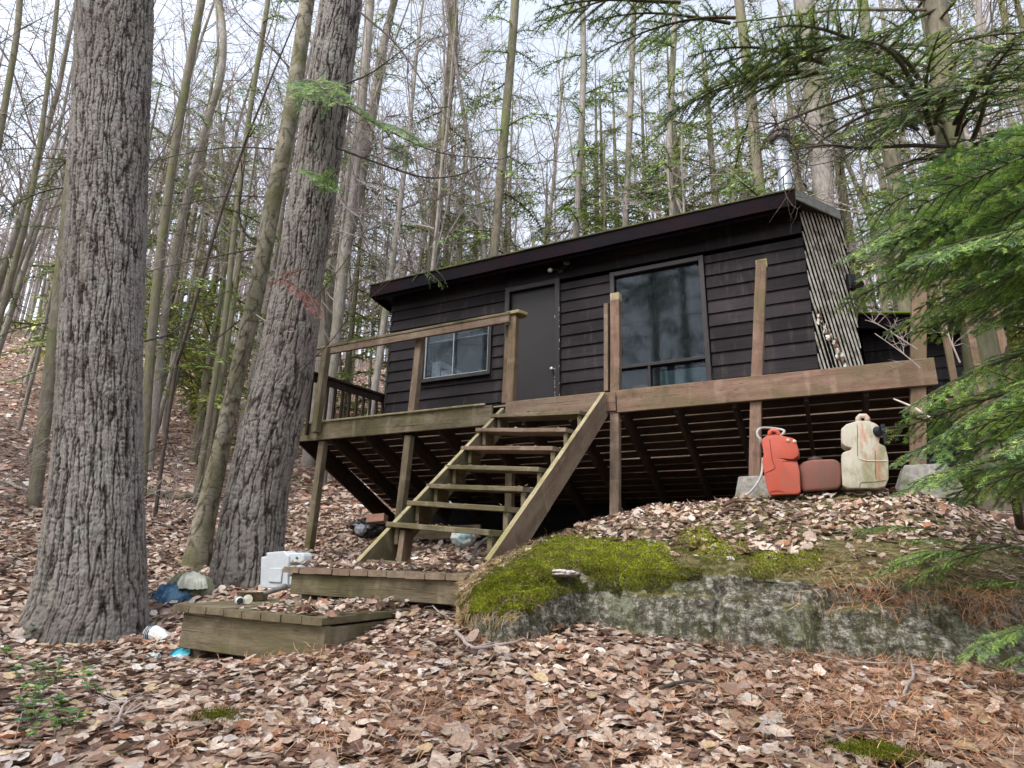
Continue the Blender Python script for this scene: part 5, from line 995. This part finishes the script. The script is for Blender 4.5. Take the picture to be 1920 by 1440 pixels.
for i, (x, y, s, k) in enumerate(HS):
    side = 'left of the cabin' if x < -.62*y else ('behind the cabin' if x < .06*y else 'right of the cabin')
    place_hem(x, y, s, 'young green hemlock among the bare trees '+side, 'young hemlocks '+side, k)
# evergreens behind the viewer: what the window glass reflects
for i, (x, y, s, k) in enumerate([(-8, -9, 1.6, 3), (-4.5, -11, 1.7, 3), (-1, -9.5, 1.5, 3), (2.5, -10, 1.7, 3), (5.5, -8, 1.5, 3), (-11, -5, 1.5, 3), (8, -5, 1.5, 3), (.8, -13, 1.9, 3), (-6.5, -14, 1.9, 3), (4, -14, 1.9, 3), (-2.8, -16, 2, 3), (10, -10, 1.7, 3), (-13, -1, 1.6, 3), (-16, -5, 1.9, 3), (-12, -8, 1.8, 3), (-19, 0, 1.7, 3), (-15, -12, 2, 3), (-22, -7, 2, 3)]):
    place_hem(x, y, s, 'tall hemlock behind the viewpoint, mirrored in the windows', 'hemlocks behind the viewpoint', k)
# ================================================================ leaf litter, needles, moss, plants, sticks
PAL = V([(.48, .36, .285), (.42, .30, .225), (.56, .46, .38), (.33, .215, .155), (.26, .155, .11), (.45, .35, .28), (.19, .11, .08), (.12, .068, .055), (.50, .44, .40), (.33, .16, .085), (.42, .32, .19), (.62, .55, .49)])
PW = V([.14, .13, .13, .12, .11, .1, .08, .08, .05, .025, .05, .05]); PW /= PW.sum()
def leaf_tmpl(seed, hi=True):
    r = np.random.default_rng(seed)
    if hi:
        n = 12; a = np.linspace(0, 2*np.pi, n, endpoint=False); k = .80+.14*np.cos(a)+.10*np.cos(2*a+seed)+r.uniform(-.13, .13, n); k[0] = 1.25
        rim = np.stack([np.cos(a)*k*.5, np.sin(a)*k*.5*r.uniform(.72, .95), np.zeros(n)], 1); mid = rim*.5
        v = np.concatenate([[[0, 0, 0]], mid, rim]); rr = np.hypot(v[:, 0], v[:, 1]); c1, c2, ph = r.uniform(-.7, 1.0), r.uniform(-.9, 1.2), r.uniform(0, 6)
        v[:, 2] = c1*v[:, 0]**2+c2*v[:, 1]**2+.22*rr**2*np.sin(3*np.arctan2(v[:, 1], v[:, 0])+ph)+.12*np.abs(v[:, 1]); v[1+n:, 2] += r.uniform(-.05, .05, n)
        f = [(0, 1+i, 1+(i+1) % n) for i in range(n)]
        for i in range(n): j = (i+1) % n; f += [(1+i, 1+n+i, 1+n+j), (1+i, 1+n+j, 1+j)]
        return v, V(f)
    n = 6; a = np.linspace(0, 2*np.pi, n, endpoint=False); k = .85+r.uniform(-.2, .2, n); v = np.concatenate([[[0, 0, .0]], np.stack([np.cos(a)*k*.5, np.sin(a)*k*.42, r.uniform(-.08, .14, n)], 1)])
    return v, V([(0, 1+i, 1+(i+1) % n) for i in range(n)])
TH = [leaf_tmpl(i) for i in range(10)]; TL = [leaf_tmpl(i+50, False) for i in range(6)]
def leaves(P, N, size, tmpls, tilt=.28, flat=1.0):
    """returns arrays for many leaves"""
    n = len(P); N = N+rng.normal(size=(n, 3))*tilt; N /= np.linalg.norm(N, axis=1)[:, None]; A = np.cross(N, rng.normal(size=(n, 3))); A /= np.linalg.norm(A, axis=1)[:, None]; B = np.cross(N, A)
    ci = rng.choice(len(PAL), n, p=PW); C = PAL[ci]*rng.uniform(.72, 1.15, (n, 1))*(1+.38*np.clip(fbm(P*V([1.5, 1.5, 0])+11, 3)*1.6, -1, .5))[:, None]; size = size*np.where(rng.random(n) < .07, 1.45, 1); k = rng.integers(0, len(tmpls), n); VV, FF, CC, o = [], [], [], 0
    flip = np.where(rng.random(n) < .5, 1, -1)
    for t, (tv, tf) in enumerate(tmpls):
        m = np.nonzero(k == t)[0]
        if not len(m): continue
        s = size[m][:, None, None]; x = tv[None, :, 0:1]*s; y = tv[None, :, 1:2]*s; z = tv[None, :, 2:3]*s*flat*flip[m][:, None, None]*rng.uniform(.3, 1.3, (len(m), 1, 1))
        v = P[m][:, None]+A[m][:, None]*x+B[m][:, None]*y+N[m][:, None]*z
        VV.append(v.reshape(-1, 3)); f = tf[None]+(np.arange(len(m))*len(tv))[:, None, None]+o; FF.append(f.reshape(-1, 3)); o += len(m)*len(tv)
        cc = C[m][:, None]*(1+rng.uniform(-.10, .10, (len(m), len(tv), 1)))*(1+.12*(np.hypot(tv[:, 0], tv[:, 1])[None, :, None]-.3)); CC.append(cc.reshape(-1, 3))
    return [np.concatenate(VV), np.concatenate(FF), np.concatenate(CC)]
def join(parts):
    V_, F_, C_, o = [], [], [], 0
    for v, f, c in parts: V_.append(v); F_.append(f+o); C_.append(c); o += len(v)
    return np.concatenate(V_), np.concatenate(F_), np.concatenate(C_)
def gnormal(x, y): e = .04; gx = (G(x+e, y)-G(x-e, y))/(2*e); gy = (G(x, y+e)-G(x, y-e))/(2*e); n = np.stack([-gx, -gy, np.ones_like(gx)], 1); return n/np.linalg.norm(n, axis=1)[:, None]
def sector(n, r0, r1, a0, a1, p=2.):
    u = rng.random(n); r = (r0**p+(r1**p-r0**p)*u)**(1/p); a = rng.uniform(a0, a1, n); return r*np.sin(a), r*np.cos(a)
def inside_platform(x, y): return ((x > -3.42) & (x < -2.27) & (y > 2.47) & (y < 3.22)) | ((x > -3.37) & (x < -1.89) & (y > 3.22) & (y < 4.17))
from_c = RRS[30:, ::3].reshape(-1, 3)
def under_rock(x, y):
    """true where the rock's outline covers the ground"""
    base = RRS[8, :, :2]; o = np.argsort(base[:, 0]); yb = np.interp(x, base[o, 0], base[o, 1], left=99, right=base[o[-1], 1]); return (y > yb+.03) & (x > base[o[0], 0]) & (y < 6.3)
parts = []
x, y = sector(25000, 1.2, 4.9, -1.35, .95, 1.35); k = ~inside_platform(x, y) & ~under_rock(x, y); x, y = x[k], y[k]
clump = fbm(np.stack([x*1.3, y*1.3, x*0], 1), 3); 
parts.append(leaves(np.stack([x, y, G(x, y)+rng.uniform(0.0, .030, len(x))], 1), gnormal(x, y), rng.uniform(.030, .078, len(x)), TH, .20, .72))
x, y = sector(46000, 4.7, 11.5, -1.35, 1.0, 1.6); k = ~inside_platform(x, y) & ~under_rock(x, y); x, y = x[k], y[k]
parts.append(leaves(np.stack([x, y, G(x, y)+rng.uniform(0, .03, len(x))], 1), gnormal(x, y), rng.uniform(.045, .095, len(x)), TL, .30)); parts[-1][2] = np.minimum(parts[-1][2]*1.18, .8)  # mid-distance leaves lightened in colour to offset tree shade
x, y = sector(46000, 11, 46, -1.30, .7, 1.5); parts.append(leaves(np.stack([x, y, G(x, y)+rng.uniform(0, .04, len(x))], 1), gnormal(x, y), rng.uniform(.10, .22, len(x)), TL, .25)); parts[-1][2] = np.minimum(parts[-1][2]*V([1.45, 1.4, 1.4]), .8)  # far leaves paled further against the shade under the trees
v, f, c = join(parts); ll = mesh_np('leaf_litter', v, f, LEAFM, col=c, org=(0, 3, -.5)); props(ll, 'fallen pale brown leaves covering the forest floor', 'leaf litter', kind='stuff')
# leaves on the rock and on the planks
P, N, vv_, uu_ = rock_sample(13500, 3.6, 7.2); px_ = P@RW; py_ = 720+F*px_[:, 1]/px_[:, 2]; pxx = 960+F*px_[:, 0]/px_[:, 2]
lim = np.interp(pxx, [880, 1000, 1100, 1300, 1500, 1560, 1700, 1900, 2100], [1000, 985, 1006, 1030, 1040, 1015, 1010, 1040, 1060]); keep = (py_ < lim+rng.normal(0, 9, len(P))) & (pxx > 1080) & (rng.random(len(P)) < np.where(fbm(P*2.6+4, 3) > .16, .35, 1))
rl_ = [leaves(P[keep]+N[keep]*rng.uniform(.002, .03, (keep.sum(), 1)), N[keep], rng.uniform(.034, .074, keep.sum()), TH, .3)]
P, N, vv_, uu_ = rock_sample(700, 3.2, 6); rl_.append(leaves(P+N*.008, N, rng.uniform(.035, .06, len(P)), TH, .25))
for (x0, x1, y0, y1, z, n, fn) in ((-3.05, -2.28, 2.52, 3.2, -.293, 420, 1), (-3.36, -1.92, 3.28, 4.1, -.085, 900, 0)):
    x = rng.uniform(x0, x1, n); y = rng.uniform(y0, y1, n); h_ = rng.uniform(0, .035, n) if fn == 0 else rng.uniform(0, .04, n)*np.clip((x-x0)/.4, .1, 1)*np.clip((y-y0)/.2, .1, 1)
    if fn: k = rng.random(n) < np.clip((x-x0)/.35, .12, 1); x, y, h_ = x[k], y[k], h_[k]
    rl_.append(leaves(np.stack([x, y, z+.004+h_], 1), np.tile([0, 0, 1.], (len(x), 1)), rng.uniform(.035, .07, len(x)), TH, .35))
for (a, b) in TREADS:
    n = rng.integers(4, 9); t = rng.random(n)[:, None]; P = a+(b-a)*t; P[:, 1] += rng.uniform(.0, .24, n); P[:, 2] += .006; rl_.append(leaves(P, np.tile([0, 0, 1.], (n, 1)), rng.uniform(.03, .055, n), TH, .25))
v, f, c = join(rl_); o_ = mesh_np('leaf_cover', v, f, LEAFM, col=c, org=(0, 5, .5)); props(o_, 'fallen leaves lying on top of the rock and on the plank landings', 'leaf litter', kind='stuff')
# reddish pine needles
def needles(P, N, L0, L1, w_, cols, tilt=.25, bend=.15, run=None):
    n = len(P); A = rng.normal(size=(n, 3)) if run is None else V(run)+rng.normal(size=(n, 3))*.55; A -= N*(A*N).sum(1)[:, None]; A += N*rng.normal(size=(n, 1))*(tilt if run is None else .10); A /= np.linalg.norm(A, axis=1)[:, None]; B = np.cross(A, N); B /= np.linalg.norm(B, axis=1)[:, None]
    L = rng.uniform(L0, L1, (n, 1)); md = P+A*L/2+N*L*bend*rng.uniform(-.3, 1, (n, 1)); e = P+A*L+B*L*rng.uniform(-.2, .2, (n, 1)); v = np.stack([P-B*w_/2, P+B*w_/2, md+B*w_/2, md-B*w_/2, e], 1)
    f = V([(0, 1, 2), (0, 2, 3), (3, 2, 4)])[None]+(np.arange(n)*5)[:, None, None]; c = cols[rng.integers(0, len(cols), n)]*rng.uniform(.7, 1.25, (n, 1)); return [v.reshape(-1, 3), f.reshape(-1, 3), np.repeat(c, 5, 0)]
NC = V([(.36, .17, .09), (.28, .12, .06), (.42, .24, .13), (.20, .09, .05), (.45, .30, .18)])
npz = []
def patch(px, py, sx, sy, n, L=(.06, .11), w_=.0022):
    """needles fallen around a point of the ground"""
    c = gpt(px, py, .8, 6); x = c[0]+rng.normal(0, sx, n); y = c[1]+rng.normal(0, sy, n); k = ~under_rock(x, y) & ~inside_platform(x, y); x, y = x[k], y[k]
    npz.append(needles(np.stack([x, y, G(x, y)+rng.uniform(.005, .045, len(x))], 1), gnormal(x, y), L[0], L[1], w_, NC))
for a in [(1750, 1330, .45, .3, 2200), (1850, 1400, .4, .25, 1800), (1640, 1400, .3, .2, 700), (1560, 1250, .3, .08, 700), (1340, 1215, .25, .05, 300), (940, 1340, .25, .15, 500), (760, 1350, .3, .2, 600), (1100, 1420, .4, .15, 500), (620, 1240, .3, .06, 350), (350, 1380, .4, .2, 350), (1800, 1275, .25, .06, 500), (1450, 1330, .5, .2, 450), (1150, 1250, .5, .15, 300), (980, 1215, .2, .05, 200), (600, 1420, .5, .1, 350)]: patch(*a)
def rock_needles(n, vlo, vhi, ulo, uhi, prob, run=(-.1, -1, -.6), L=(.07, .12), hh=.03, cols=NC):
    P, N, v_, u_ = rock_sample(n, vlo, vhi, ulo, uhi); q = P@RW; a = 960+F*q[:, 0]/q[:, 2]; b = 720+F*q[:, 1]/q[:, 2]; k = rng.random(n) < prob(a, b, P); npz.append(needles(P[k]+N[k]*rng.uniform(.002, hh, (k.sum(), 1)), N[k], L[0], L[1], .0022, cols, run=run))
rock_needles(9000, 1.5, 6.5, 0, 1, lambda a, b, P: .9*np.exp(-((a-1650)/95)**2-((b-1120)/38)**2)+.55*np.exp(-((a-1560)/60)**2-((b-1040)/45)**2)+.6*np.exp(-((a-1720)/130)**2-((b-1060)/45)**2)+.75*(a > 1790)*(b > 1060), run=(-.1, -.7, -.4))
TAN = V([(.38, .27, .13), (.30, .22, .10), (.42, .33, .18), (.26, .16, .08)])
rock_needles(6500, 1.0, 6.5, 0, .45, lambda a, b, P: .8*(a < 1010)+.55*np.exp(-((a-1080)/120)**2-((b-1010)/30)**2)+.35*np.exp(-((a-1300)/140)**2-((b-1012)/16)**2), run=(.0, -.8, -.6), L=(.05, .09), hh=.012, cols=TAN)
rock_needles(6000, 3.0, 6, .15, 1, lambda a, b, P: .55+0*a, run=(0, -.7, -.6), L=(.05, .1), hh=.015, cols=TAN)
x, y = sector(2600, 1.2, 5, -1.3, .6, 1.4); k = ~under_rock(x, y) & ~inside_platform(x, y); x, y = x[k], y[k]; npz.append(needles(np.stack([x, y, G(x, y)+rng.uniform(.01, .05, len(x))], 1), gnormal(x, y), .05, .10, .002, NC))
v, f, c = join(npz); nd = mesh_np('pine_needles', v, f, NEEDLEM, col=c, org=(0, 3, -.4)); props(nd, 'reddish fallen pine needles over the leaves and the rock', 'pine needles', kind='stuff')
# moss cushions on the rock: many tiny upright blades
P, N, v_, u_ = rock_sample(420000, 1.2, 6.3); q = P@RW; a = 960+F*q[:, 0]/q[:, 2]; b = 720+F*q[:, 1]/q[:, 2]
blobs = [(1085, 1035, 45, 22, 1), (1150, 1050, 60, 24, 1), (1215, 1040, 45, 28, 1.1), (1310, 1012, 38, 26, 1.2), (1345, 1040, 30, 18, 1.1), (1440, 1055, 32, 24, 1.2), (1515, 1050, 42, 24, .9), (1390, 1030, 25, 22, .7), (1130, 1000, 40, 14, .6), (1040, 1030, 60, 24, .55), (930, 1110, 60, 55, .8), (1000, 1140, 70, 50, .75), (900, 1160, 40, 30, .7), (1020, 1070, 60, 30, .7), (1180, 1090, 80, 24, .5), (1530, 990, 30, 14, .6), (1600, 935, 60, 8, .7), (1580, 965, 50, 12, .45), (1860, 1100, 60, 16, .5), (1120, 1110, 90, 26, .35), (1700, 1010, 60, 18, .4), (1260, 1075, 60, 18, .6), (1400, 1080, 60, 14, .4)]
den = sum(s*np.exp(-((a-x_)/sx_)**2-((b-y_)/sy_)**2) for x_, y_, sx_, sy_, s in blobs)+.42*fbm(P*4+2, 4); k = (den+rng.normal(0, .07, len(P))) > .38; den = den[k]; P, N = P[k], N[k]
lift = np.clip(den-.38, 0, .6)*.06+.016*pn(P*14)+.010*pn(P*28)+.006*pn(P*55); n = len(P); P = P+N*lift[:, None]; print('moss', n)
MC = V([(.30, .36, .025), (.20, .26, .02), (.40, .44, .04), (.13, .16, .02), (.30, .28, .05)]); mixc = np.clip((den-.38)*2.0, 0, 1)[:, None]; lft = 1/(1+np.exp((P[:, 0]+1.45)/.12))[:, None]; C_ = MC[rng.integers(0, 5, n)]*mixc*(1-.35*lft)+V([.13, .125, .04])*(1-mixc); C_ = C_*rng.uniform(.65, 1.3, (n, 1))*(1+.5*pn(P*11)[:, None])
D_ = N+rng.normal(size=(n, 3))*.5; D_ /= np.linalg.norm(D_, axis=1)[:, None]; X_ = np.cross(D_, rng.normal(size=(n, 3))); X_ /= np.linalg.norm(X_, axis=1)[:, None]
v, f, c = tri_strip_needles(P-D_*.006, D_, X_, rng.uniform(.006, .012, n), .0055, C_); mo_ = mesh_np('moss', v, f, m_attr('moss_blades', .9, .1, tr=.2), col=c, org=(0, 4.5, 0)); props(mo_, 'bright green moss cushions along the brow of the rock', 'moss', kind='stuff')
# dark crusty moss on the rest of the brow and small ground moss patches
mg = []
for (px, py, sx, n) in ((1640, 1432, .05, 3500), (405, 1362, .04, 900)):
    c_ = gpt(px, py, .8, 6); x = c_[0]+rng.normal(0, sx, n); y = c_[1]+rng.normal(0, sx*.7, n); P = np.stack([x, y, G(x, y)+.03+.01*rng.random(n)], 1); N = np.tile([0, 0, 1.], (n, 1)); D_ = N+rng.normal(size=(n, 3))*.5; D_ /= np.linalg.norm(D_, axis=1)[:, None]; X_ = np.cross(D_, rng.normal(size=(n, 3))); X_ /= np.linalg.norm(X_, axis=1)[:, None]
    mg.append(tri_strip_needles(P, D_, X_, rng.uniform(.006, .011, n), .004, MC[rng.integers(0, 5, n)]*.45*rng.uniform(.6, 1.2, (n, 1))))
v, f, c = join(mg); props(mesh_np('ground_moss', v, f, bpy.data.materials['moss_blades'], col=c, org=(0, 2, -.5)), 'small tufts of moss among the foreground leaves', 'moss', kind='stuff')
# green leafy plants at lower left
plant_spots = [(60, 1200), (30, 1290), (95, 1290), (20, 1345), (60, 1370), (120, 1345), (110, 1385), (25, 1410), (70, 1315), (10, 1240), (150, 1290), (175, 1330), (50, 1265)]
for i, (px, py) in enumerate(plant_spots):
    c_ = gpt(px, py, .5, 5); parts = []; st_ = MB(); nst = random.randint(2, 4)
    VV, FF, CC, o = [], [], [], 0
    for s_ in range(nst):
        b_ = c_+V([random.uniform(-.03, .03), random.uniform(-.03, .03), 0]); top = b_+V([random.uniform(-.05, .05), random.uniform(-.05, .03), random.uniform(.05, .10)]); st_.tube([b_-V([0, 0, .02]), (b_+top)/2, top], .0015, 4, caps=False)
        for l_ in range(random.randint(4, 7)):
            an = l_*2.4+random.random(); f_ = random.uniform(.5, 1); p = b_*(1-f_)+top*f_; d = nrm(V([math.cos(an), math.sin(an), random.uniform(.0, .5)])); n_ = nrm(np.cross(d, V([0, 0, 1]))); L = random.uniform(.025, .045); w_ = L*.30; up = np.cross(n_, d)
            pts = [p, p+d*L*.35+n_*w_+up*.003, p+d*L*.75+n_*w_*.75, p+d*L-up*.004, p+d*L*.75-n_*w_*.75, p+d*L*.35-n_*w_+up*.003, p+d*L*.5-up*.003]
            VV += pts; FF += [(o, o+1, o+6), (o+1, o+2, o+6), (o+2, o+3, o+6), (o+3, o+4, o+6), (o+4, o+5, o+6), (o+5, o, o+6)]; o += 7; cc = V(random.choice([(.10, .20, .035), (.16, .28, .05), (.07, .16, .05), (.05, .13, .06)]))*random.uniform(.8, 1.2); CC += [cc]*7
    t_ = thing('seedling', 'small leafy green seedling among the leaves at the lower left', 'plant', c_, 'green seedlings at the lower left'); st_.build('stem', TWIG, t_); mesh_np('leaves', VV, FF, PLANTM, t_, col=V(CC))
# bright grass-like tuft by the trunk root and fallen sticks
def stick(pxs, r, lab, mat=TWIG, grp=None, z=.03, fork=2):
    P = []
    for a, b in pxs: g_ = gpt(a, b, .8, 7); P.append(g_+V([0, 0, z+random.uniform(0, .02)]))
    P = catmull(V(P), 14, 0); P[:, :2] += rng.normal(size=(14, 2))*r*.8; m = MB(); m.tube(P, np.linspace(r, r*.45, 14), 7)
    for q in range(fork): i = rng.integers(3, 11); d = nrm(P[i+1]-P[i]); o = nrm(np.cross(d, V([0, 0, 1])))*random.choice([-1, 1]); m.tube([P[i], P[i]+(d+o*.8)*.05+V([0, 0, .01]), P[i]+(d+o*.7)*.12+V([0, 0, .02])], [r*.5, r*.35, r*.2], 5)
    o = m.build('stick', mat, org=P[0]); props(o, lab, 'stick', grp)
stick([(860, 1205), (885, 1232), (930, 1228), (985, 1212)], .010, 'forked grey stick on the leaves at the left tip of the rock')
stick([(1718, 1160), (1716, 1230), (1712, 1290), (1698, 1335)], .009, 'upright grey twig standing below the right end of the rock', z=.04)
stick([(1530, 1245), (1610, 1262), (1700, 1262)], .005, 'thin brown stick below the right end of the rock')
stick([(1240, 1315), (1290, 1298), (1345, 1303)], .008, 'short dark stick on the leaves below the middle of the rock', TWIG_DARK)
stick([(215, 1380), (235, 1340), (262, 1322)], .006, 'bent thin twig at the lower left')
stick([(-10, 1352), (40, 1346), (95, 1340)], .009, 'pale stick at the left edge among the seedlings')
stick([(180, 1385), (220, 1362), (290, 1345)], .005, 'pale dry stalk on the foreground leaves')
stick([(1480, 1215), (1560, 1235), (1640, 1240)], .004, 'fine twig along the base of the rock')
stick([(800, 1110), (815, 1150), (840, 1170)], .006, 'crooked twig on the leaf mound by the lower platform')
stick([(1560, 1420), (1590, 1400), (1640, 1395)], .006, 'dark twig at the bottom right', TWIG_DARK)
stick([(0, 1080), (40, 1050), (90, 1035)], .014, 'dead branch on the slope behind the far-left trunk', TWIG_DARK)
stick([(0, 905), (50, 925), (110, 940)], .03, 'fallen log on the slope at the left edge', BARK_GREY, fork=0)
stick([(300, 990), (360, 1010), (400, 1000)], .012, 'dead branch on the slope behind the slender tan trunk', TWIG_DARK)
stick([(280, 930), (330, 940), (380, 935)], .09, 'mossy fallen log on the slope behind the slender tan trunk', BARK_MOSS, fork=0, z=.04)
# bare twigs with buds in front of the shed, brush in the left background
for (a, b, c_, d_) in (((1720, 655), (1650, 610), (1622, 600), 5.6), ((1725, 690), (1690, 660), (1640, 625), 5.6), ((1800, 680), (1770, 600), (1766, 520), 5.3)):
    m = MB(); P = catmull(V([PY(*a, d_), PY(*b, d_), PY(*c_, d_)]), 10, 0); m.tube(P, np.linspace(.007, .003, 10), 5, caps=False)
    for q in range(7): i = rng.integers(1, 9); twiggy(m, P[i], nrm(V([rng.normal(), rng.normal(), 1.2])), .22, .003, 1, 5, 2, .0, .4, 4)
    props(m.build('bare_twig', TWIG, org=P[0]), 'thin bare budding twig in front of the shed by the deck end', 'twig', 'bare twigs by the shed')
m = MB(); P = catmull(V([PY(1676, 748, 5.2), PY(1715, 765, 5.1), PY(1745, 785, 5.0)]), 10, 0); m.tube(P, np.linspace(.006, .012, 10), 6); props(m.build('broken_branch', m_plain('bare_pale_wood', (.5, .44, .36), .8), org=P[0]), 'pale broken branch end poking out left of the right-hand deck post', 'branch')
bs = random.Random(9)
for i in range(34):
    an = bs.uniform(-1.25, -.68) if i < 26 else bs.uniform(-.4, .3); d = bs.uniform(5.5, 11) if i < 26 else bs.uniform(13, 17); x, y = d*math.sin(an), d*math.cos(an)
    if x > -7.4 and y < 12 and i < 26: continue
    m = MB(); c_ = V([x, y, gz(x, y)])
    for q in range(4): twiggy(m, c_+V([bs.uniform(-.2, .2), bs.uniform(-.2, .2), -.05]), V([bs.uniform(-.7, .7), bs.uniform(-.7, .7), 1]), bs.uniform(.8, 1.9), .007, 2, 7, 3, .0, .5, 3)
    props(m.build('brush', TWIG, org=c_), 'wispy bare brush on the leafy slope '+('left of the cabin' if i < 26 else 'behind the cabin'), 'bush', 'bare brush '+('left of the cabin' if i < 26 else 'behind the cabin'))
